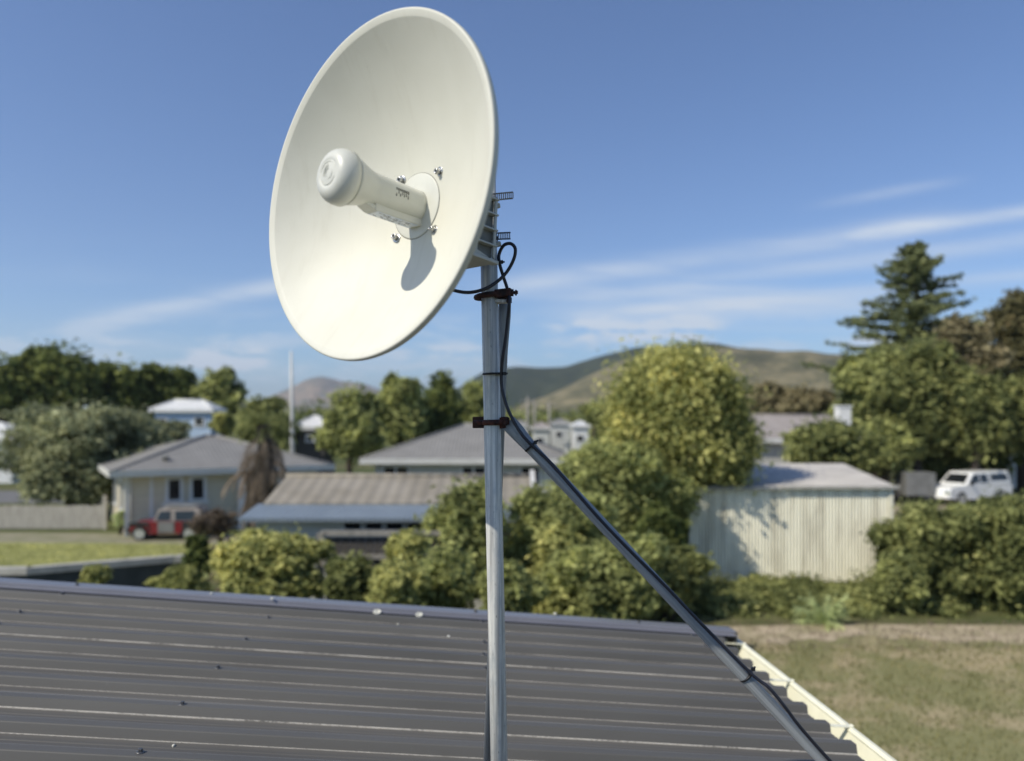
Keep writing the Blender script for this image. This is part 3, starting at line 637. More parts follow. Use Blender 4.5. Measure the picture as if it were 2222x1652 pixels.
def tie(c, ax, r, head, label, sx=1.0):
    s = MB(); ax = Vector(ax).normalized(); c = Vector(c)
    base_ = len(s.v); s.lathe(c, ax, [(r, -.0026), (r+.0016, -.0026), (r+.0016, .0026), (r, .0026), (r, -.0026)], 36, (1, 0, 0))
    h = Vector(head); s.box((-.0045, -.0045, -.0045), (.0045, .0045, .0045), Matrix.Translation(h)); s.tube([h, h+(h-c).normalized()*.010], .0028, 6)
    tag(s.build('cable_tie', 'tie', bevel=0), label, 'cable tie', 'black cable ties on the mast and brace')
c = P(mx(570)+1, 570); tie(c, g_, PR+.0012, P(1088, 569, 2.105), 'black cable tie around the upper mast just above the rusty clamp')
c = P(mx(812), 812)+Vector((.005, 0, 0)); tie(c, g_, PR+.0065, P(1095, 811, 2.10), 'black cable tie around the mast midway between the two rusty clamps')
c = (b_ if False else P(1150, 970, 2.108))+Vector((.002, 0, .002)); tie(c, dr, .0195, P(1162, 960, 2.095), 'black cable tie near the flattened top end of the right brace')
c = P(1622, 1466, 2.10); q = b_+dr*((c-b_).dot(dr)); tie(q+Vector((.003, 0, .003)), dr, .0200, P(1634, 1452, 2.085), 'black cable tie low on the right brace, above the gutter end')

# ------------------------------------------------------------------ ground and terrain
def sheet(name, pts, z, m):
    g = MB(); g.add([(x, y, z) for x, y in pts], [tuple(range(len(pts)))]); return struct(name, g, m)
def blob(cx_, cy_, rx, ry, seed, n=40, amp=.15, rot=0):
    r = random.Random(seed); ph_ = [r.uniform(0, 6.28) for _ in range(4)]; out = []
    for i in range(n):
        a = 2*math.pi*i/n; q = 1+amp*(math.sin(2*a+ph_[0])+.6*math.sin(5*a+ph_[1])+.4*math.sin(9*a+ph_[2]))/2
        x, y = math.cos(a)*rx*q, math.sin(a)*ry*q; out.append((cx_+x*math.cos(rot)-y*math.sin(rot), cy_+x*math.sin(rot)+y*math.cos(rot)))
    return out
sheet('ground', [(-7000, -300), (7000, -300), (7000, 9000), (-7000, 9000)], 0, 'ground')
sheet('lawn', [(-45, 21.0), (-11.6, 21.5), (-5, 22), (-6, 27.6), (-12, 28.2), (-20, 28.6), (-45, 29)], .004, 'lawn_left')
sheet('track', [(-45, 29), (-20, 28.6), (-12, 28.2), (-6, 27.6), (-5.5, 29.5), (-12, 30.6), (-22, 31.2), (-45, 31.5)], .004, 'track')
sheet('road', [(-70, 44), (-20, 42), (-20, 49), (-70, 52)], .004, 'asphalt')
sheet('lawn_field', [(2.2, 1), (40, 1), (40, 16.4), (2.2, 16.4)], .004, 'lawn')
rd = random.Random(12); sheet('dirt_strip', [(2+i*.22, 15.85+.22*math.sin(i*.31)+.16*math.sin(i*1.13)+rd.uniform(-.13, .13)) for i in range(173)]+[(40, 17.4), (24, 17.2), (14, 16.8), (8, 17.0), (2, 16.7)], .008, 'dirt')
sheet('gravel_yard', blob(21.5, 35, 9.5, 9, 3), .004, 'gravel')
# grass blades on the field nearest the roof
rng = np.random.default_rng(5)
def tufts(name, x0, x1, y0, y1, n, h, m, seed, label, z0=0):
    rng = np.random.default_rng(seed); px = rng.uniform(x0, x1, n); py = rng.uniform(y0, y1, n); hh = h*rng.uniform(.5, 1.4, n); a = rng.uniform(0, 6.28, n); w_ = h*.16
    dx, dy = np.cos(a)*w_, np.sin(a)*w_; lx, ly = rng.normal(0, h*.45, n), rng.normal(0, h*.45, n); z_ = np.full(n, z0)
    v = np.stack([np.stack([px-dx, py-dy, z_], 1), np.stack([px+dx, py+dy, z_], 1), np.stack([px+lx, py+ly, z_+hh], 1)], 1).reshape(-1, 3)
    o = fast_mesh(name, v, m, None, 3); tag(o, label, name, kind='stuff'); return o
tufts('grass', 4, 22, 6.5, 15.4, 34000, .07, 'leaf_grass', 5, 'short patchy green and dry grass on the field right of the roof')
tufts('dry_grass', 4, 24, 15.0, 17.2, 6000, .07, 'leaf_dead', 6, 'dry straw coloured grass along the bare edge of the field')
tufts('lawn_grass', -19, -5.5, 21.4, 28, 16000, .07, 'leaf_yellow', 7, 'bright yellow green grass behind the concrete wall')
def terrain(name, m, d0, d1, x0, x1, prof, nx=140, ny=26, rough=.06, seed=1, back=1.0):
    """ridge whose crest, at distance d0..d1, follows prof: (photo x, photo y) samples"""
    xs = np.array([p[0] for p in prof], float); ys = np.array([p[1] for p in prof], float); rng = np.random.default_rng(seed)
    dc = d0+(d1-d0)*.62; wx = np.linspace(x0, x1, nx); v = []; f = []
    px = CX+wx/dc*FPX; crest = np.interp(px, xs, H+(HY-ys)/FPX*dc)
    ph_ = rng.uniform(0, 6.28, (6,)); 
    for j in range(ny):
        t_ = j/(ny-1); y = d0+(d1-d0)*t_
        sh = math.sin(min(t_/.62, 1)*math.pi/2)**1.3 if t_ <= .62 else math.cos((t_-.62)/.38*math.pi/2)**.8
        for i in range(nx):
            q = crest[i]*sh; x = wx[i]*(.80+.20*t_/.62 if t_ < .62 else 1)
            q *= 1+rough*(math.sin(wx[i]*9/(x1-x0)*3+ph_[0]+t_*5)+.6*math.sin(wx[i]/(x1-x0)*71+ph_[1]+t_*11)+.4*math.sin(wx[i]/(x1-x0)*133-t_*17+ph_[2]))*(1-abs(sh)**4*.75)
            v.append((x, y, q-2))
    for j in range(ny-1):
        for i in range(nx-1): f.append((j*nx+i, j*nx+i+1, (j+1)*nx+i+1, (j+1)*nx+i))
    g = MB(); g.add(v, f, True); return struct(name, g, m)
terrain('mountain', 'mountain', 3300, 5200, -2600, 900, [(300, 905), (420, 880), (520, 872), (560, 868), (600, 855), (640, 838), (672, 824), (700, 817), (722, 822), (745, 830), (775, 832), (800, 836), (830, 846), (870, 856), (930, 868), (1000, 880), (1200, 900)], rough=.05, seed=3)
terrain('hill_dark', 'hill_green', 1100, 1900, -350, 900, [(600, 915), (900, 880), (1000, 838), (1040, 812), (1080, 799), (1120, 796), (1180, 799), (1230, 793), (1290, 775), (1350, 760), (1420, 751), (1480, 752), (1600, 760), (1900, 790), (2300, 850)], rough=.03, seed=5)
terrain('hill_dry', 'hill_tan', 600, 1050, -60, 1100, [(1000, 915), (1090, 893), (1150, 868), (1200, 850), (1250, 826), (1300, 800), (1350, 779), (1400, 764), (1460, 752), (1510, 746), (1560, 748), (1620, 757), (1680, 762), (1750, 760), (1820, 764), (1900, 775), (2000, 785), (2150, 800), (2400, 850), (2900, 890)], nx=200, ny=36, rough=.05, seed=9)

# far-off wood and town that read as one mass
def far_mass(name, label, specs, m, leaf, n, seed):
    rng = np.random.default_rng(seed); lobes = []
    for (x, yt, d, hw) in specs:
        p = at(x, yt, d); r = hw/FPX*d; hh = max(p.z, 2)
        lobes.append((p.x, d, hh*.5, r, r*.8, hh*.55))
    o = fast_mesh(name, crown_verts(lobes, n, leaf, seed), m); tag(o, label, 'trees', kind='stuff')
r = random.Random(11)
far_mass('distant_trees', 'far off belt of trees beyond the houses, along the foot of the hills', [(x, 893-8*r.random()-8*max(0, math.sin(x*.013)), r.uniform(150, 260), r.uniform(22, 55)) for x in range(-100, 2400, 38)], 'leaf_dark', .75, 26000, 21)
far_mass('distant_bushes', 'pale scrub and garden trees around the small far houses', [(x, 902-9*r.random(), r.uniform(95, 140), r.uniform(16, 34)) for x in range(560, 2100, 62)], 'leaf_olive', .42, 16000, 22)

# ------------------------------------------------------------------ buildings
def window(root, c, w_, h_, nrm='y', frame='white_paint', th=.09, mull=0, sgn=-1):
    """window centred at local c; nrm 'y' = in a front wall (outside towards -y), 'x' = in a side wall"""
    f = MB(); g = MB(); cx_, cy_, cz_ = c
    def bx(a0, a1, b0, b1, o0, o1, mbx):
        if nrm == 'y': mbx.box((cx_+a0, cy_+sgn*o1 if sgn < 0 else cy_+o0, cz_+b0), (cx_+a1, cy_+sgn*o0 if sgn < 0 else cy_+o1, cz_+b1))
        else: mbx.box((cx_+sgn*o1 if sgn < 0 else cx_+o0, cy_+a0, cz_+b0), (cx_+sgn*o0 if sgn < 0 else cx_+o1, cy_+a1, cz_+b1))
    W, h2 = w_/2, h_/2
    bx(-W, W, h2-th, h2, .003, .06, f); bx(-W-.03, W+.03, -h2, -h2+th, .003, .08, f)
    bx(-W, -W+th, -h2+th, h2-th, .003, .06, f); bx(W-th, W, -h2+th, h2-th, .003, .06, f)
    for i in range(mull): x = -W+w_*(i+1)/(mull+1); bx(x-th/2, x+th/2, -h2+th, h2-th, .004, .055, f)
    fo = f.build('window', frame, root); bx(-W+th, W-th, -h2+th, h2-th, .005, .015, g); g.build('pane', 'glass', fo); return fo
def house(label, loc, rz, L, D, eave, rise, oh=.6, wall='pale_wall', roofm='roof_grey', kind='house', cat='house', hip=True, fascia='fascia', group=None, fh=.22):
    root = thing(kind, label, cat, loc, R_(rz), group)
    wl = MB(); wl.box((0, 0, 0), (L, D, eave-.02)); wl.build('wall', wall, root)
    x0, x1, y0, y1 = -oh, L+oh, -oh, D+oh; hd = (y1-y0)/2; rf = MB(); e = eave
    i0 = x0+(hd if hip else 0); i1 = x1-(hd if hip else 0)
    if i1 < i0+.3: i0 = i1 = (x0+x1)/2; i0 -= .15; i1 += .15
    v = [(x0, y0, e), (x1, y0, e), (x1, y1, e), (x0, y1, e), (i0, (y0+y1)/2, e+rise), (i1, (y0+y1)/2, e+rise)]
    rf.add(v, [(0, 1, 5, 4), (2, 3, 4, 5), (1, 2, 5), (3, 0, 4), (0, 3, 2, 1)]); ro = rf.build('roof', roofm, root)
    rc = MB(); rc.tube([v[4], v[5]], .09, 8)
    if hip:
        for a, b in ((0, 4), (3, 4), (1, 5), (2, 5)): rc.tube([v[a], v[b]], .08, 8)
    rc.build('ridge_cap', roofm, ro)
    fa = MB(); t_ = .03
    fa.box((x0-t_, y0-t_, e-fh), (x1+t_, y0-.003, e+.03)); fa.box((x0-t_, y1+.003, e-fh), (x1+t_, y1+t_, e+.03)); fa.box((x0-t_, y0-.002, e-fh), (x0-.003, y1+.002, e+.028)); fa.box((x1+.003, y0-.002, e-fh), (x1+t_, y1+.002, e+.028))
    fa.build('fascia', fascia, root)
    return root
# left house: front turned away from the sun, side wall catching it
A = at(273, 915, 30.0)
hl = house('cream house with grey hip roof and two narrow windows, behind the red car', (A.x, 30.0, 0), 32, 7.6, 7.2, 2.58, 1.25, wall='cream_board')
window(hl, (1.75, 0, 1.75), .66, 1.05, th=.12); window(hl, (2.65, 0, 1.75), .66, 1.05, th=.12)
bm_ = MB(); bm_.box((1.30, -.02, 1.12), (3.10, -.002, 1.24)); bm_.box((-.04, -.04, 0), (.08, -.002, 2.5)); bm_.box((.85, -.03, 0), (.97, -.003, 2.5)); bm_.build('trim', 'white_paint', hl)
window(hl, (0, 1.2, 1.5), 1.1, 1.3, 'x'); window(hl, (0, 4.0, 1.5), 1.1, 1.3, 'x')
bp_ = MB(); bp_.box((4.6, -.03, .05), (5.7, -.004, 2.35)); bp_.build('porch_shade', 'timber_dark', hl)  # dark panel on the wall, painting the shade inside the porch recess
for x_ in (4.30, 5.95):
    c_p = MB(); c_p.box((x_-.13, -.45, 0), (x_+.13, -.19, 2.5)); c_p.build('porch_post', 'white_paint', hl)
vt = MB(); vt.lathe((1.5, .6, 2.84), (0, -.3, 1), [(.11, 0), (.11, .2), (.15, .2), (.13, .27)], 14); vt.build('roof_vent', 'seam', hl)
window(hl, (6.8, 0, 1.6), 1.1, 1.2, mull=1)
dp = MB(); dp.tube([(.16, -.08, 2.35), (.16, -.05, 2.2), (.16, -.05, .1)], .04, 8); dp.build('downpipe', 'white_paint', hl)
# middle house behind the garage
B0 = at(795, 915, 36)
hm = house('pale house with broad grey hip roof, behind the low tan roofed garage', (B0.x+.3, 36.6, 0), 0, 9.0, 8.0, 2.72, 1.62, wall='pale_wall')
window(hm, (1.0, 0, 2.0), 1.3, .8, mull=1); window(hm, (5.0, 0, 1.9), 1.8, 1.0, mull=2); window(hm, (7.4, 0, 1.9), 1.0, 1.0)
# garage with tan roof and blue-grey verandah roof
gx0, gx1 = -5.75, .55
gr = thing('garage', 'low garage with a tan upper roof and blue grey lower roof', 'garage', (gx0, 17.0, 0))
W_ = gx1-gx0
b1 = MB(); b1.box((.15, .8, 0), (W_-.15, 4.1, 2.50)); b1.build('wall', 'grey_board', gr)
b1 = MB(); b1.prism([(0, .75, 2.62), (0, 2.55, 3.10), (0, 4.4, 2.62), (0, 4.4, 2.56), (0, 2.55, 3.03), (0, .75, 2.56)], (W_, 0, 0)); ro = b1.build('roof', 'roof_tan', gr)
b1 = MB(); b1.tube([(0, 2.55, 3.11), (W_, 2.55, 3.11)], .07, 8); b1.build('ridge_cap', 'roof_tan', ro)
b1 = MB(); b1.prism([(-.15, -.45, 2.42), (-.15, .82, 2.59), (-.15, .82, 2.54), (-.15, -.45, 2.37)], (W_+.3, 0, 0)); b1.build('verandah_roof', 'roof_blue', gr)
b1 = MB(); b1.box((-.15, -.50, 2.34), (W_+.15, -.453, 2.415)); b1.build('fascia', 'roof_blue', gr)
b1 = MB(); b1.box((.1, -.1, 0), (W_-.1, -.02, 2.38)); b1.build('front_wall', 'pale_wall', gr)
for i in range(4): window(gr, (2.25+.46*i, -.1, 2.20), .44, .22, th=.04, frame='fascia')
b1 = MB(); b1.prism([(W_-.1, -.3, 2.3), (W_+.02, -.3, 2.3), (W_+.02, 2.5, 3.2), (W_-.1, 2.5, 3.2)], (0, 0, .07)); b1.build('barge_board', 'fascia', gr)
# framed timber fence in front of the garage
fx0 = at(697, 915, 15.2).x; fx1 = at(1000, 915, 15.2).x
fn = thing('timber_fence', 'timber fence of pale posts and rails around dark panels, below the garage windows', 'fence', (fx0, 15.2, 0)); W_ = fx1-fx0
for z0, z1 in ((2.24, 2.34), (1.78, 1.86), (.3, .4)):
    q = MB(); q.box((0, -.05, z0), (W_, .03, z1)); q.build('rail', 'timber', fn)
for i in range(3):
    x_ = i*1.42; q = MB(); q.box((x_-.075, -.09, 0), (x_+.075, -.053, 2.30)); q.build('post', 'timber', fn)
    if i < 2: q = MB(); [q.box((x_+.08+j*.158, .035, .05), (x_+.08+j*.158+.15, .055, 2.2)) for j in range(8)]; q.build('panel', 'timber_dark', fn)
# left paling fence
fx0 = at(-160, 915, 32).x; fx1 = at(228, 915, 32).x
fn = thing('paling_fence', 'weathered grey paling fence at the far left, ending in a tall post', 'fence', (fx0, 32, 0)); W_ = fx1-fx0
q = MB(); rr = random.Random(3); x_ = 0
while x_ < W_-.1: h_ = .98+rr.uniform(-.03, .03); q.box((x_, -.012, .03), (x_+.105, .012, h_)); x_ += .125
q.build('palings', 'timber_pale', fn)
for z_ in (.25, .75): q = MB(); q.box((0, .014, z_), (W_, .06, z_+.08)); q.build('rail', 'timber_pale', fn)
q = MB(); q.box((W_-.06, -.06, 0), (W_+.06, .06, 1.42)); q.build('post', 'timber_pale', fn)
# concrete wall at lower left
cw_ = thing('concrete_wall', 'low dark wall capped with pale concrete, in front of the left lawn', 'wall', (0, 0, 0))
pl = [at(-300, 1228, 17.9), at(58, 1236, 18.2), at(380, 1209, 19.8), at(430, 1206, 20.0)]
for i in range(3):
    p0, p1 = pl[i], pl[i+1]; d_ = (Vector((p1.x-p0.x, p1.y-p0.y, 0))).normalized(); n2 = Vector((-d_.y, d_.x, 0)); 
    if i < 2: p1 = p1-d_*.004
    q = MB(); q.prism([Vector((p0.x, p0.y, .86)), Vector((p1.x, p1.y, .86)), Vector((p1.x, p1.y, 1.02)), Vector((p0.x, p0.y, 1.02))], n2*.28); q.build('coping', 'concrete', cw_)
    q = MB(); q.prism([Vector((p0.x, p0.y, 0)), Vector((p1.x, p1.y, 0)), Vector((p1.x, p1.y, .857)), Vector((p0.x, p0.y, .857))], n2*.2); o = q.build('wall_face', 'dark_wall', cw_); o.location = n2*.06
# far left pale building and the blue house
hb = house('distant two storey blue house with a white hip roof, behind the grey green bush', (at(327, 915, 60).x+.3, 60, 0), 0, 4.4, 2.2, 5.45, .75, .3, 'blue_wall', 'roof_white', fascia='white_paint')
window(hb, (3.5, 0, 4.5), .8, .8); window(hb, (.6, 0, 4.4), .8, .8)
hw_ = house('white low building at the left picture edge, beside the grey green bush', (at(-190, 915, 56).x, 56, 0), 0, 7.3, 5, 3.2, 1.2, .4, 'white_paint', 'roof_white'); window(hw_, (5.8, 0, 1.8), 1.6, 1.1, mull=1)
# shed
sx0, sx1, sy0, sy1 = 5.02, 10.62, 21.5, 25.1
sh = thing('shed', 'cream corrugated shed with a pale roof, right of the tall yellow green tree', 'shed', (sx0, sy0, 0)); W_ = sx1-sx0; D_ = sy1-sy0
def corr(mbx, p0, p1, z0, z1a, z1b, pitch=.09, amp=.016, nrm=(0, -1, 0)):
    p0, p1 = Vector(p0), Vector(p1); L_ = (p1-p0).length; n = int(L_/pitch*8); v = []
    for i in range(n+1):
        t_ = i/n; p = p0.lerp(p1, t_)+Vector(nrm)*(amp*math.sin(2*math.pi*L_*t_/pitch)); v += [(p.x, p.y, z0), (p.x, p.y, z1a+(z1b-z1a)*t_)]
    mbx.add(v, [(2*i, 2*i+2, 2*i+3, 2*i+1) for i in range(n)], True)
q = MB(); corr(q, (0, 0, 0), (W_, 0, 0), .02, 2.62, 2.66); q.build('front_wall', 'shed_wall', sh)
q = MB(); corr(q, (0, 0, 0), (0, D_, 0), .02, 2.62, 3.06, nrm=(-1, 0, 0)); corr(q, (W_, 0, 0), (W_+.15, D_, 0), .02, 2.66, 3.10, nrm=(1, 0, 0)); corr(q, (0, D_, 0), (W_, D_, 0), .02, 3.06, 3.1, nrm=(0, 1, 0)); q.build('side_wall', 'shed_wall', sh)
q = MB(); n = 0; v = []; L_ = W_+.3
for i in range(int(L_/.09*6)+1):
    x_ = -.15+i*.015; z_ = .012*math.sin(x_/.09*6.283); v += [(x_, -.12, 2.68+z_), (x_+.15*(x_/W_), D_+.1, 3.12+z_)]
q.add(v, [(2*i, 2*i+2, 2*i+3, 2*i+1) for i in range(len(v)//2-1)], True); q.build('roof', 'shed_roof', sh)
for x_ in (0, W_): q = MB(); q.box((x_-.05, -.045, 0), (x_+.05, -.018, 2.64)); q.build('corner_flashing', 'shed_wall', sh)
q = MB(); q.box((-.15, -.15, 2.60), (2.52, -.122, 2.68)); q.box((2.56, -.15, 2.62), (W_+.15, -.122, 2.70)); q.build('fascia', 'concrete', sh)
q = MB(); q.box((W_+.16, -.12, 2.66), (W_+.2, .0, 2.72)); q.build('drip_edge', 'concrete', sh)
# grey-pink roofed house, with chimney
C0 = at(1560, 915, 40)
hp = house('house with weathered pinkish grey roof and a cream chimney, behind the shed', (C0.x, 40, 0), 0, 6.9, 7.5, 3.6, 1.25, .4, 'grey_board', 'roof_pink', hip=False, kind='house')
window(hp, (5.2, 0, 2.5), 1.4, 1.0)
cm_ = at(1829, 915, 42.2); q = MB(); q.box((cm_.x-C0.x-.32, 1.9, 4.0), (cm_.x-C0.x+.32, 2.55, 5.30)); q.box((cm_.x-C0.x-.38, 1.84, 5.303), (cm_.x-C0.x+.38, 2.61, 5.38)); ch = q.build('chimney', 'white_paint', hp)
q = MB(); q.lathe((cm_.x-C0.x, 2.2, 5.38), (0, 0, 1), [(.16, 0), (.16, .5), (.27, .53), (.30, .72), (.16, .92), (1e-5, .95)], 18); q.build('cowl', 'rim', ch)
# right edge white house
hr = house('white house at the right picture edge, half hidden by the big trees', (at(2200, 915, 52).x, 52, 0), 0, 8, 6, 3.6, 1.9, .5, 'white_paint', 'roof_white'); window(hr, (1.6, 0, 2.2), 1.2, 1.2, mull=1)
q = MB(); q.box((3.1, -.05, 0), (4.0, -.003, 2.1)); q.build('door', 'fascia', hr)
# small far houses by the pole
for i, (x_, y_, d_, w2, wm, rm, lab) in enumerate(((1128, 905, 92, 22, 'white_paint', 'roof_grey', 'tiny white far house just right of the mast, grey roof'), (1175, 909, 84, 20, 'pale_wall', 'roof_pink', 'tiny far house with a pinkish roof, second right of the mast'),
        (1217, 902, 98, 24, 'pale_wall', 'roof_grey', 'tiny far house with white end wall, against the left side of the tall tree'), (1262, 906, 88, 18, 'white_paint', 'roof_white', 'tiny all white far house nearest the tall yellow green tree'))):
    p = at(x_, 915, d_); w3 = w2*1.7/FPX*d_; hh = at(x_, y_, d_).z-.4; hx = house(lab, (p.x-w3/2, d_, 0), 0, w3, 5, hh-.6, .6, .2, wm, rm, group='small far houses beyond the roofs'); window(hx, (w3*.4, 0, hh-2.0), .9, .8)
sk = house('dark shed with a bright white roof, right of the street lamp', (at(640, 915, 50).x, 50, 0), 0, 1.9, 3, 4.15, .7, .2, 'timber_dark', 'roof_white', kind='garden_shed', cat='shed'); window(sk, (1.0, 0, 3.4), .6, .5)

# ------------------------------------------------------------------ poles
lp = at(634, 915, 37); st_l = thing('street_lamp', 'tall pale grey street lamp pole rising behind the left house roof', 'street lamp', (lp.x, 37, 0))
q = MB(); q.tube([(0, 0, 0), (0, 0, 5), (-.05, 0, 7.9)], [.115, .09, .05], 14); q.build('pole', 'fascia', st_l)

q = MB(); q.lathe((-.05, 0, 7.9), (0, 0, 1), [(.05, 0), (.10, .05), (.09, .12), (.03, .16)], 14); q.build('lamp_head', 'fascia', st_l)
up0 = None
for i, (x_, y_, d_, lab) in enumerate(((1145, 862, 80, 'thin far utility pole, leftmost of those right of the mast'), (1160, 868, 95, 'thin far utility pole, second right of the mast'), (1192, 872, 88, 'thin far utility pole between two small far houses'))):
    p = at(x_, y_, d_); o = thing('utility_pole', lab, 'utility pole', (p.x, d_, 0), 0, 'far utility poles'); q = MB(); q.tube([(0, 0, 0), (0, 0, p.z)], [.18, .13], 8); q.build('pole', 'timber', o)
    q = MB(); q.box((-.8, -.07, p.z-.5), (.8, .07, p.z-.38)); q.build('crossarm', 'timber', o)

# ------------------------------------------------------------------ vehicles
def wheel(root, x, y, r_, w_=.22):
    q = MB(); q.lathe((x, y-w_/2, r_), (0, 1, 0), [(r_*.62, 0), (r_*.93, .0), (r_, .03), (r_, w_-.03), (r_*.93, w_), (r_*.62, w_)], 28, (1, 0, 0)); t_ = q.build('wheel', 'tyre', root)
    s = -1 if y < 0 else 1
    q = MB(); q.lathe((x, y-w_/2+.004, r_), (0, 1, 0), [(r_*.70, -.006), (r_*.60, .0), (r_*.2, -.004), (1e-4, -.006)], 20, (1, 0, 0)); q.lathe((x, y+w_/2-.004, r_), (0, 1, 0), [(r_*.70, .006), (r_*.60, 0), (r_*.2, .004), (1e-4, .006)], 20, (1, 0, 0)); q.build('rim', 'rim', t_)
def side_body(mbx, prof, W, tz0=1.0, tz1=1.9, tuck=.16):      # prof (x,z) closed; narrows above the belt
    n = len(prof); v = []
    for s in (-1, 1):
        for x, z in prof:
            k_ = 1-tuck*max(0, min(1, (z-tz0)/(tz1-tz0))); v.append((x, s*W/2*k_, z))
    mbx.add(v, [tuple(range(n)), tuple(range(n, 2*n))[::-1]]+[(i, i+n, (i+1) % n+n, (i+1) % n) for i in range(n)])
def arch(x, r_, n=8): return [(x+r_*math.cos(math.pi-math.pi*i/n), .36+r_*math.sin(math.pi-math.pi*i/n)) for i in range(n+1)]
def glass(root, pts, name='side_window', m='glass'):
    a, b, c = (Vector(p) for p in pts[:3]); nn = (b-a).cross(c-a).normalized(); q = MB(); q.prism([Vector(p)+nn*.004 for p in pts], nn*.008); q.prism([Vector(p)-nn*.012 for p in pts], nn*.008); return q.build(name, m, root)
# white ute with canopy
ut = thing('pickup_truck', 'white pickup truck with a canopy, parked on the gravel above the right bushes', 'pickup truck', (at(2100, 915, 42).x, 42, 0), R_(22)); ut.scale = (.94, .94, 1.0)
bd = [(-2.55, .45), (-1.95, .36)]+arch(-1.62, .42)+[(-1.1, .34), (1.05, .34)]+arch(1.55, .42)+[(2.05, .4), (2.5, .5), (2.55, .95), (2.5, 1.05), (-1.25, 1.10), (-1.9, 1.08), (-2.48, .98), (-2.58, .75)]
q = MB(); side_body(q, bd, 1.78, 1.2, 2); q.build('body', 'car_white', ut, .03)
q = MB(); side_body(q, [(-1.25, 1.095), (-.62, 1.72), (-.5, 1.76), (.72, 1.78), (.78, 1.78), (2.35, 1.80), (2.52, 1.095)], 1.70, 1.1, 1.8, .15); q.build('cabin', 'car_white', ut, .05)
def sw(root, pts2, W=1.70, tz0=1.1, tz1=1.8, tuck=.15, sides=(-1, 1)):
    for s in sides:
        P3 = [(x, s*W/2*(1-tuck*max(0, (z-tz0)/(tz1-tz0))), z) for x, z in pts2]; glass(root, P3)
sw(ut, [(-.98, 1.2), (-.58, 1.62), (-.12, 1.66), (-.12, 1.2)]); sw(ut, [(-.02, 1.2), (-.02, 1.66), (.52, 1.66), (.62, 1.2)]); sw(ut, [(.86, 1.28), (.86, 1.66), (2.15, 1.66), (2.3, 1.28)])
for s_ in (-1, 1): glass(ut, [(.72, s_*.85, 1.10), (.76, s_*.85, 1.10), (.76, s_*.74, 1.74), (.72, s_*.74, 1.74)], 'cab_gap', 'seam')
for s_ in (-1, 1): q = MB(); q.box((-.98, s_*.98-.09, 1.12), (-.86, s_*.98+.09, 1.28)); q.build('mirror', 'car_black', ut, .02)
glass(ut, [(-1.16, -.70, 1.18), (-1.16, .70, 1.18), (-.69, .62, 1.66), (-.69, -.62, 1.66)], 'windscreen')
for x_ in (-1.62, 1.55):
    for y_ in (-.80, .80): wheel(ut, x_, y_, .37)
for y_ in (-.68, .68): q = MB(); q.box((-2.6, y_-.16, .72), (-2.54, y_+.16, .9)); q.build('headlight', 'sticker', ut, .01)
q = MB(); q.box((-2.66, -.85, .42), (-2.5, .85, .62)); q.build('bumper', 'car_white', ut, .03)
# trailer left of it
tr_ = thing('trailer', 'plain grey box trailer left of the white pickup', 'trailer', (at(1985, 915, 42).x, 42, 0), R_(-8))
q = MB(); q.box((-.75, -.9, .5), (.75, .9, 1.75)); q.build('box', 'trailer', tr_, .03)
q = MB(); q.box((-.1, -2.0, .45), (.1, -.9, .55)); q.build('drawbar', 'band', tr_)
for x_ in (-.85, .85):
    q = MB(); q.lathe((x_-.1, .1, .32), (1, 0, 0), [(.2, 0), (.32, 0), (.32, .2), (.2, .2)], 20); q.build('wheel', 'tyre', tr_)
gc = thing('shade_canopy', 'small green shade canopy under the right hand trees, beyond the shed', 'canopy', (at(1912, 915, 47).x, 47, 0))
q = MB(); q.add([(-1.0, -1, 2.9), (1.0, -1, 2.9), (1.0, 1, 2.9), (-1.0, 1, 2.9), (0, 0, 3.65)], [(0, 1, 4), (1, 2, 4), (2, 3, 4), (3, 0, 4), (3, 2, 1, 0)]); q.build('cover', 'green_tarp', gc)
for x_, y_ in ((-.95, -.95), (.95, -.95), (.95, .95), (-.95, .95)): q = MB(); q.tube([(x_, y_, 0), (x_, y_, 2.9)], .04, 8); q.build('pole', 'fascia', gc)
# red 4x4 at the left house
rc_ = thing('off_road_car', 'red off road car with black front guards and white top, by the cream house', 'car', (at(372, 915, 29.6).x, 29.6, 0), R_(4)); rc_.scale = (.76, .76, .70)
q = MB(); bd = [(-1.75, .62), (-1.70, .42)]+arch(-1.25, .42)+[(-.7, .36), (.75, .36)]+arch(1.15, .42)+[(1.6, .42), (1.7, .6), (1.68, 1.0), (-.55, 1.02), (-1.55, .98), (-1.72, .9)]
side_body(q, bd, 1.55, 1.1, 2); q.build('body', 'car_red', rc_, .03)
q = MB(); side_body(q, [(-.60, 1.015), (-.38, 1.62), (-.25, 1.70), (1.5, 1.72), (1.66, 1.60), (1.68, 1.015)], 1.48, 1.0, 1.7, .1); q.build('hard_top', 'roof_pink', rc_, .04)
sw(rc_, [(-.50, 1.08), (-.30, 1.56), (.22, 1.58), (.22, 1.08)], 1.48, 1.0, 1.7, .1); sw(rc_, [(.42, 1.08), (.42, 1.58), (1.38, 1.58), (1.45, 1.08)], 1.48, 1.0, 1.7, .1)
q = MB(); q.box((-.38, -.80, .42), (.42, -.778, 1.0)); q.build('door', 'trailer', rc_, .01)
q = MB(); q.box((.80, -.80, .60), (1.66, -.779, 1.0)); q.build('rear_panel', 'car_black', rc_, .01)
q = MB()
for s in (-1, 1): q.prism([(-1.85, s*.80, .74), (-1.72, s*.80, .98), (-.85, s*.80, 1.0), (-.70, s*.80, .50), (-.80, s*.80, .50), (-.88, s*.80, .78), (-1.60, s*.80, .80)], (0, -s*.35, 0))
q.build('front_guard', 'car_black', rc_, .02)
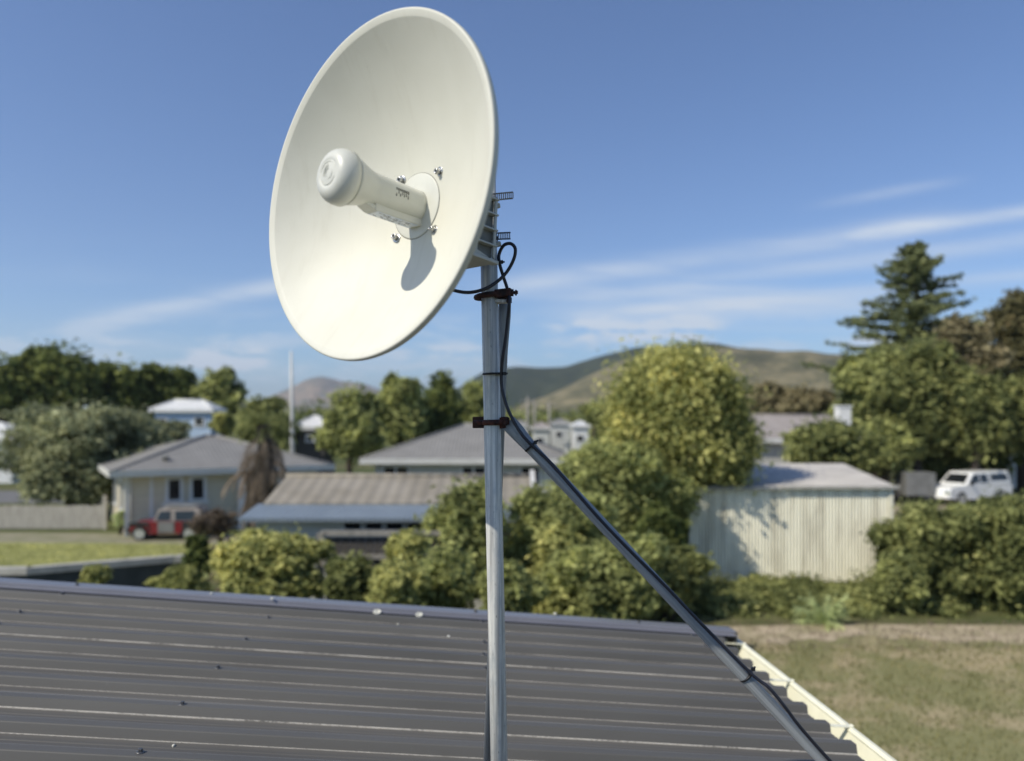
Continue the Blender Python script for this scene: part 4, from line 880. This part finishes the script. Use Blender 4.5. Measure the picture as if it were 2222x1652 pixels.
q = MB(); q.box((-1.92, -.78, .45), (-1.74, .78, .66)); q.build('bumper', 'car_black', rc_, .02)
for x_ in (-1.25, 1.15):
    for y_ in (-.72, .72): wheel(rc_, x_, y_, .36)
q = MB(); q.box((-.2, -.6, 1.80), (1.4, .6, 1.83)); [q.tube([(x_, y_, 1.70), (x_, y_, 1.82)], .02, 6) for x_ in (-.1, 1.3) for y_ in (-.55, .55)]; q.build('roof_rack', 'rim', rc_)
glass(rc_, [(-.56, -.62, 1.06), (-.56, .62, 1.06), (-.40, .58, 1.58), (-.40, -.58, 1.58)], 'windscreen')
# white van far left
vn = thing('van', 'white van at the left picture edge, beyond the paling fence', 'van', (at(-15, 915, 57).x, 57, 0), R_(0))
q = MB(); side_body(q, [(-2.2, .4)]+arch(-1.4, .4)+[(.9, .36)]+arch(1.3, .4)[1:]+[(2.1, .5), (2.15, 1.1), (1.55, 1.35), (1.15, 2.05), (-2.1, 2.15), (-2.2, 1.9)], 1.8, 1.2, 2.1, .12); q.build('body', 'car_white', vn, .05)
sw(vn, [(.45, 1.3), (.45, 1.85), (1.05, 1.85), (1.35, 1.3)], 1.8, 1.2, 2.1, .12)
for x_ in (-1.4, 1.3):
    for y_ in (-.82, .82): wheel(vn, x_, y_, .36)

# ------------------------------------------------------------------ vegetation
T = tree
row = 'tall dark trees along the left skyline'
T('broadleaf_tree', 'tall dark tree at the left picture edge of the skyline row', 'tree', 5, 765, 74, 80, 925, 'leaf_dark', 7000, .42, 1, 9, row)
T('broadleaf_tree', 'tallest dark rounded tree of the left skyline row', 'tree', 128, 738, 76, 100, 925, 'leaf_dark', 11000, .42, 2, 12, row)
T('broadleaf_tree', 'dark tree right of the tallest one in the left skyline row', 'tree', 262, 776, 78, 72, 925, 'leaf_dark', 7000, .42, 3, 9, row)
T('broadleaf_tree', 'dark flat topped tree behind the blue house in the skyline row', 'tree', 368, 787, 80, 72, 925, 'leaf_dark', 7000, .42, 4, 9, row)
T('broadleaf_tree', 'lighter, looser tree at the right end of the left skyline row', 'tree', 478, 790, 78, 62, 925, 'leaf_olive', 4500, .36, 5, 8, row, fill=.6)
T('large_shrub', 'big grey green rounded bush between the paling fence and the cream house', 'shrub', 185, 862, 36.5, 172, 1108, 'leaf_grey', 20000, .17, 6, 22, None, 'stem')
T('large_shrub', 'lower grey green bush reaching right in front of the blue house', 'shrub', 340, 902, 40, 75, 1010, 'leaf_grey', 6000, .17, 7, 10, None, 'stem')
T('small_tree', 'small rounded yellow green tree right of the blue house', 'tree', 484, 893, 56, 30, 945, 'leaf_yellow', 1800, .22, 8, 6)
T('broadleaf_tree', 'olive tree behind the dead palm, left of the street lamp', 'tree', 572, 858, 50, 72, 960, 'leaf_green', 5500, .24, 9, 9)
T('broadleaf_tree', 'loose olive brown tree left of the centre, right of the white shed roof', 'tree', 762, 830, 46, 72, 1012, 'leaf_olive', 8500, .24, 10, 14, fill=.6)
T('broadleaf_tree', 'rounded green tree behind the middle house roof', 'tree', 872, 810, 52, 62, 985, 'leaf_olive', 7500, .26, 11, 11)
T('broadleaf_tree', 'dark lower tree between two taller ones, behind the middle house', 'tree', 925, 845, 55, 55, 965, 'leaf_dark', 5000, .28, 12, 9)
T('cypress_tree', 'dark pointed tree just left of the mast', 'tree', 960, 803, 58, 36, 935, 'leaf_dark', 4500, .28, 13, 0, lobes=[(0, 0, 5.4, 1.25, 1.1, 2.0), (0, 0, 7.0, .7, .7, 1.3), (.1, 0, 3.6, 1.5, 1.3, 2.0), (.7, 0, 4.8, .7, .6, 1.2), (-.6, 0, 4.6, .7, .6, 1.0)])
T('broadleaf_tree', 'pale yellow green tree directly behind the mast', 'tree', 1045, 826, 64, 58, 925, 'leaf_olive', 6000, .30, 14, 9)
T('broadleaf_tree', 'small olive tree behind the tiny far houses', 'tree', 1290, 868, 70, 34, 925, 'leaf_olive', 2500, .3, 15, 7)
T('broadleaf_tree', 'brownish tree between the tall tree and the chimney', 'tree', 1660, 826, 62, 62, 925, 'leaf_brown', 5200, .3, 16, 10)
T('broadleaf_tree', 'dark brown green tree left of the chimney cowl', 'tree', 1752, 838, 60, 64, 925, 'leaf_brown', 5200, .3, 17, 10)
T('large_shrub', 'dense green bush right of the pinkish roof, above the shed', 'shrub', 1800, 903, 33, 112, 1030, 'leaf_green', 9000, .16, 18, 14, None, 'stem')
# tall yellow-green tree
T('tall_tree', 'tall dense tree with sunlit yellow green top, left of the cream shed', 'tree', 1465, 748, 21.9, 160, 1075, 'leaf_yellow', 26000, .11, 19, 0, lobes=[(a*.928, b*.928+.25, 4.5+(c-4.5)*.928, d*.928, e*.928, f*.928) for a, b, c, d, e, f in [(1.35, .2, 3.05, .85, .7, .55), (.2, 0, 3.2, 1.1, .8, .7), (0, 0, 5.4, 1.75, 1.5, 1.35), (.1, -.1, 6.1, 1.25, 1.1, .75), (-1.1, -.3, 5.0, 1.0, .9, 1.0), (1.2, -.2, 5.0, 1.05, .9, 1.1), (.9, -.4, 5.9, .6, .6, .5), (-.8, -.3, 5.9, .6, .6, .45), (1.9, 0, 4.0, .8, .8, .9), (1.5, -.3, 3.3, .9, .8, .8), (-1.6, 0, 4.2, .6, .7, .7), (-.3, -.8, 4.4, 1.2, .8, 1.1), (.8, -.7, 3.6, 1.1, .8, 1.0)]])
T('broadleaf_tree', 'dark green tree under the tall yellow green one, touching the shed', 'tree', 1432, 915, 22.4, 85, 1250, 'leaf_olive', 12000, .12, 20, 12)
T('broadleaf_tree', 'broad olive tree behind the right brace, left of the shed', 'tree', 1335, 940, 20.5, 160, 1270, 'leaf_olive', 20000, .11, 21, 16)
T('broadleaf_tree', 'olive bushy tree just right of the mast, above the roof edge', 'tree', 1200, 1035, 16.5, 150, 1330, 'leaf_olive', 17000, .095, 22, 16)
T('large_shrub', 'grey green bush behind the mast foot, left side', 'shrub', 1015, 1020, 15.4, 92, 1330, 'leaf_olive', 12000, .09, 23, 14, None, 'stem')
T('large_shrub', 'grey green bush between the brace and the roof edge', 'shrub', 1330, 1150, 14.2, 140, 1380, 'leaf_olive', 14000, .085, 24, 14, None, 'stem')
T('large_shrub', 'dark bush at the left foot of the shed, behind the brace', 'shrub', 1450, 1185, 17.5, 95, 1370, 'leaf_green', 8000, .10, 25, 10, None, 'stem')
T('large_shrub', 'rounded light green bush left of the timber fence', 'shrub', 585, 1143, 14.0, 130, 1330, 'leaf_yellow', 15000, .085, 26, 16, None, 'stem')
T('large_shrub', 'dark leafy bush below the timber fence panels', 'shrub', 765, 1195, 13.2, 70, 1330, 'leaf_green', 7000, .08, 27, 10, None, 'stem')
T('flowering_shrub', 'yellow tipped shrub below the garage gutter, right of the timber fence', 'shrub', 890, 1140, 13.6, 60, 1330, 'leaf_yellow', 6500, .08, 28, 10, None, 'stem')
T('flowering_shrub', 'low yellow tipped shrub above the roof edge, right of the dark bush', 'shrub', 862, 1212, 11.8, 72, 1350, 'leaf_yellow', 6500, .07, 29, 11, None, 'stem')
T('large_shrub', 'olive bush above the roof edge just left of the mast', 'shrub', 968, 1175, 12.6, 78, 1350, 'leaf_olive', 8000, .08, 30, 11, None, 'stem')
T('small_shrub', 'little yellow green bush in front of the concrete wall', 'shrub', 208, 1222, 16.6, 32, 1280, 'leaf_yellow', 1800, .08, 31, 6, None, 'stem')
T('small_shrub', 'low green bush at the right end of the concrete wall', 'shrub', 395, 1228, 15.2, 62, 1300, 'leaf_yellow', 4200, .085, 32, 8, None, 'stem')
# ivy covered dark stump
T('ivy_stump', 'dark ivy covered stump between the lawn and the light green bush', 'stump', 432, 1148, 16.4, 30, 1275, 'leaf_dark', 2600, .07, 33, 7, None, 'stem', bark='bark_dark')
# right group
grp = 'big trees on the right'
T('broadleaf_tree', 'olive green tree left of the big right hand group, under the conifer', 'tree', 1905, 745, 46, 95, 960, 'leaf_olive', 9000, .24, 40, 14, grp, fill=.65)
T('broadleaf_tree', 'bright green tree with drooping sides, above the white pickup', 'tree', 1995, 700, 44, 100, 1010, 'leaf_green', 15000, .22, 41, 18, grp)
T('broadleaf_tree', 'grey brown half bare tree behind the bright green one, right side', 'tree', 2105, 668, 47, 78, 900, 'leaf_brown', 8000, .22, 42, 14, grp, fill=.5)
T('broadleaf_tree', 'large dark tree at the right, above the pickup canopy', 'tree', 2120, 790, 43, 90, 1010, 'leaf_green', 12000, .22, 43, 14, grp)
T('broadleaf_tree', 'rusty brown topped tree at the right picture edge', 'tree', 2215, 615, 48, 75, 880, 'leaf_rust', 8000, .23, 44, 13, grp, fill=.6)
T('large_shrub', 'large dark green bush right of the shed, below the pickup', 'shrub', 2030, 1078, 19.0, 125, 1372, 'leaf_green', 17000, .10, 45, 16, None, 'stem')
T('large_shrub', 'large green bush at the right picture edge, below the pickup', 'shrub', 2190, 1062, 18.4, 120, 1370, 'leaf_green', 16000, .10, 46, 16, None, 'stem')
T('small_shrub', 'low grey green bush at the right foot of the shed', 'shrub', 1945, 1190, 18.0, 60, 1372, 'leaf_olive', 5000, .09, 47, 9, None, 'stem')
T('small_shrub', 'low bush on the dirt bank behind the right hand bushes', 'shrub', 2105, 1090, 24, 70, 1180, 'leaf_olive', 5000, .11, 48, 9, None, 'stem')
# conifer with tiers of drooping branches
def conifer(label, x, ytop, d, ybase, seed):
    p = at(x, ytop, d); Ht = p.z; rng = np.random.default_rng(seed); root = thing('conifer_tree', label, 'tree', (p.x, d, 0))
    t_ = MB(); t_.tube([(0, 0, 0), (0, 0, Ht*.6), (0, 0, Ht*.99)], [.42, .22, .03], 10); t_.build('trunk', 'bark', root)
    br = MB(); Pn = []; Nn = []; z = Ht*.30
    while z < Ht*.985:
        q = (z-Ht*.3)/(Ht*.7); R0_ = 6.9*(1-q)**.72+.12
        for k in range(int(8+2*(1-q))):
            a = rng.uniform(0, 6.28); L_ = R0_*rng.uniform(.35, 1.2); up_ = rng.uniform(-.10, .22)
            tip = Vector((math.cos(a)*L_, math.sin(a)*L_, z+L_*up_)); mid = Vector((math.cos(a)*L_*.5, math.sin(a)*L_*.5, z+L_*up_*.2))
            br.tube([(0, 0, z), mid, tip], [.06*(1-q)+.015, .04*(1-q)+.01, .008], 5)
            m = int(40+120*L_/5)
            t = rng.uniform(.18, 1.05, m); w2 = .34*L_*(1-t*.72)*rng.normal(0, .45, m)
            px = math.cos(a)*L_*t-math.sin(a)*w2; py = math.sin(a)*L_*t+math.cos(a)*w2; pz = z+L_*up_*t**1.6-.10*np.abs(w2)+rng.normal(0, .07, m)
            Pn.append(np.stack([px, py, pz], 1)); nv = rng.normal(0, .5, (m, 3)); nv[:, 2] += 1; Nn.append(nv)
        z += .46*rng.uniform(.8, 1.2)*(1.0 if q < .7 else .7)
    br.build('branches', 'bark_dark', root)
    fast_mesh('crown', leaves(np.concatenate(Pn), np.concatenate(Nn), .20, rng, .4), 'leaf_conifer', root)
conifer('tall dark conifer with tiered branches, highest tree on the right', 1988, 518, 54, 980, 51)
# dead-frond palm
pm_ = at(572, 870, 26.5); pt_ = thing('palm_tree', 'palm with a shaggy skirt of dead brown fronds, in front of the cream house', 'palm', (pm_.x, 26.5, 0))
q = MB(); q.tube([(0, 0, 0), (.1, 0, 2.4), (.0, 0, 4.4)], [.30, .26, .24], 12); q.build('trunk', 'bark', pt_)
rng = np.random.default_rng(77); V = []
def frond(o, a, L_, e0, droop, w0, n=14):
    o = np.array(o, float); d_ = np.array([math.cos(a)*math.cos(e0), math.sin(a)*math.cos(e0), math.sin(e0)]); p = o.copy(); sd_ = np.array([-math.sin(a), math.cos(a), 0])
    for i in range(n*2):
        p2 = p+d_*L_/n/2; d_ = d_+np.array([0, 0, -droop/n/2]); d_ /= np.linalg.norm(d_)
        w = 2.1*w0*math.sin(math.pi*(i+.8)/(2*n+1))**.6*rng.uniform(.6, 1.3)+.03
        for s in (-1, 1):
            q_ = p+sd_*s*w*.8+d_*w*.9+np.array([0, 0, -w*rng.uniform(.1, 1.2)])
            V.append(np.stack([p, p+(p2-p)*.75, q_+(p2-p)*.15, q_]))
        p = p2
for i in range(88):
    a = rng.uniform(0, 6.28); z = rng.uniform(1.5, 4.0); frond((math.cos(a)*.2, math.sin(a)*.2, z), a, rng.uniform(.6, 1.8), rng.uniform(-.8, .5), rng.uniform(1.0, 4.5), rng.uniform(.05, .17))
fast_mesh('dead_fronds', np.concatenate(V), 'leaf_dead', pt_); V = []
for i in range(30):
    a = rng.uniform(0, 6.28); frond((0, 0, 4.3), a, rng.uniform(.9, 1.5), rng.uniform(.1, 1.2), rng.uniform(.8, 2.2), rng.uniform(.07, .13))
fast_mesh('crown', np.concatenate(V), 'leaf_green', pt_)
pd_ = at(500, 1140, 17.2); V = []; pq = tag(thing('dead_palm_fronds', 'heap of dead brown palm fronds, left of the garage wall', 'palm fronds', (pd_.x, 17.2, 0)), kind=None)
for i in range(46):
    a = rng.uniform(0, 6.28); frond((rng.normal(0, .15), rng.normal(0, .15), rng.uniform(.6, 2.0)), a, rng.uniform(.6, 1.2), rng.uniform(-.3, .5), rng.uniform(1.5, 3.5), rng.uniform(.05, .11), 9)
fast_mesh('fronds', np.concatenate(V), 'leaf_dead', pq)
q = MB(); q.tube([(0, 0, 0), (.05, 0, .9), (-.05, 0, 1.9)], [.14, .12, .05], 8); q.build('stem', 'bark', pq)
T('dry_shrub', 'pale dry twiggy shrub right of the red car', 'shrub', 478, 1098, 27.6, 38, 1168, 'leaf_dead', 1500, .07, 90, 8, None, 'stem')
T('dry_shrub', 'small pale shrub against the left corner of the cream house', 'shrub', 262, 1105, 30.5, 26, 1150, 'leaf_pale', 900, .07, 91, 6, None, 'stem')
T('dry_shrub', 'twiggy pale shrub hiding the rear end of the red car', 'shrub', 438, 1104, 26.8, 30, 1172, 'leaf_dead', 1500, .06, 92, 8, None, 'stem')
T('large_shrub', 'olive shrub filling the gap under the conifer, left of the pickup', 'shrub', 1925, 905, 43, 70, 1040, 'leaf_olive', 6000, .20, 93, 11, None, 'stem')
T('large_shrub', 'green shrub directly behind the white pickup', 'shrub', 2045, 925, 46, 80, 1050, 'leaf_green', 6500, .20, 94, 11, None, 'stem')
T('large_shrub', 'dark shrub behind the tail of the white pickup', 'shrub', 2150, 905, 47, 70, 1050, 'leaf_dark', 6000, .20, 95, 11, None, 'stem')
T('large_shrub', 'olive shrub between the dark pointed tree and the mast, beyond the roofs', 'shrub', 1000, 868, 70, 40, 930, 'leaf_olive', 2500, .3, 96, 7, None, 'stem')
T('broadleaf_tree', 'dark green tree at the right picture edge, behind the pickup', 'tree', 2225, 790, 44, 80, 1010, 'leaf_green', 9000, .22, 97, 12, grp)
T('large_shrub', 'low olive bush right behind the mast, touching the roof edge', 'shrub', 1105, 1215, 12.2, 75, 1360, 'leaf_olive', 7000, .08, 101, 11, None, 'stem')
T('large_shrub', 'yellow green bush rising between the mast and the lower right brace', 'shrub', 1215, 1120, 15.2, 85, 1370, 'leaf_yellow', 8000, .085, 102, 12, None, 'stem')
T('large_shrub', 'dark filler bush behind the lower part of the right brace', 'shrub', 1420, 1090, 18.6, 80, 1340, 'leaf_dark', 7000, .10, 103, 10, None, 'stem')
# pale spiky plant
ag = at(1792, 1292, 17.6); V = []; agt = thing('agave_plant', 'pale green spiky plant on the dirt edge in front of the shed', 'plant', (at(1792, 1292, 16.9).x, 16.9, 0))
for i in range(34):
    a = rng.uniform(0, 6.28); frond((0, 0, .05), a, rng.uniform(.45, .85), rng.uniform(.25, 1.35), rng.uniform(.5, 1.6), rng.uniform(.05, .075), 8)
fast_mesh('leaves', np.concatenate(V), 'leaf_pale', agt)
# rough ground cover along the shed foot
rr = random.Random(8); lb_ = [(rr.uniform(4.6, 13.5), rr.uniform(17.9, 20.6), .10, rr.uniform(.5, 1.0), rr.uniform(.4, .8), rr.uniform(.15, .36)) for _ in range(46)]
tag(fast_mesh('ground_cover', crown_verts(lb_, 24000, .085, 61), 'leaf_green'), 'tangled low green weeds between the shed and the dirt strip', 'weeds', kind='stuff')
lb_ = [(rr.uniform(-8.5, 2.2), rr.uniform(9.5, 13.5), .25, rr.uniform(.6, 1.1), rr.uniform(.5, .9), rr.uniform(.4, .8)) for _ in range(60)]
tag(fast_mesh('undergrowth', crown_verts(lb_, 26000, .08, 62), 'leaf_green'), 'dark undergrowth beneath the bushes behind the metal roof', 'undergrowth', kind='stuff')
lb_ = [(rr.uniform(12, 22), rr.uniform(20, 28), .15, rr.uniform(.6, 1.4), rr.uniform(.5, 1.0), rr.uniform(.2, .5)) for _ in range(40)]
tag(fast_mesh('scrub', crown_verts(lb_, 14000, .10, 63), 'leaf_olive'), 'scrubby growth on the bank between the right bushes and the gravel', 'scrub', kind='stuff')

# ------------------------------------------------------------------ air between us and the hills
hzb = MB(); hzb.box((-7200, -320, -3.2), (7200, 9200, 420)); hm_ = bpy.data.materials.new('haze'); hm_.use_nodes = True; t = hm_.node_tree
t.nodes.remove(t.nodes['Principled BSDF']); pv = t.nodes.new('ShaderNodeVolumePrincipled'); pv.inputs['Density'].default_value = .00013; pv.inputs['Color'].default_value = (.80, .88, 1, 1); pv.inputs['Anisotropy'].default_value = .2
t.links.new(pv.outputs[0], t.nodes['Material Output'].inputs['Volume'])
tag(hzb.build('haze', hm_), 'faint blue haze in front of the far hills', 'haze', kind='stuff')
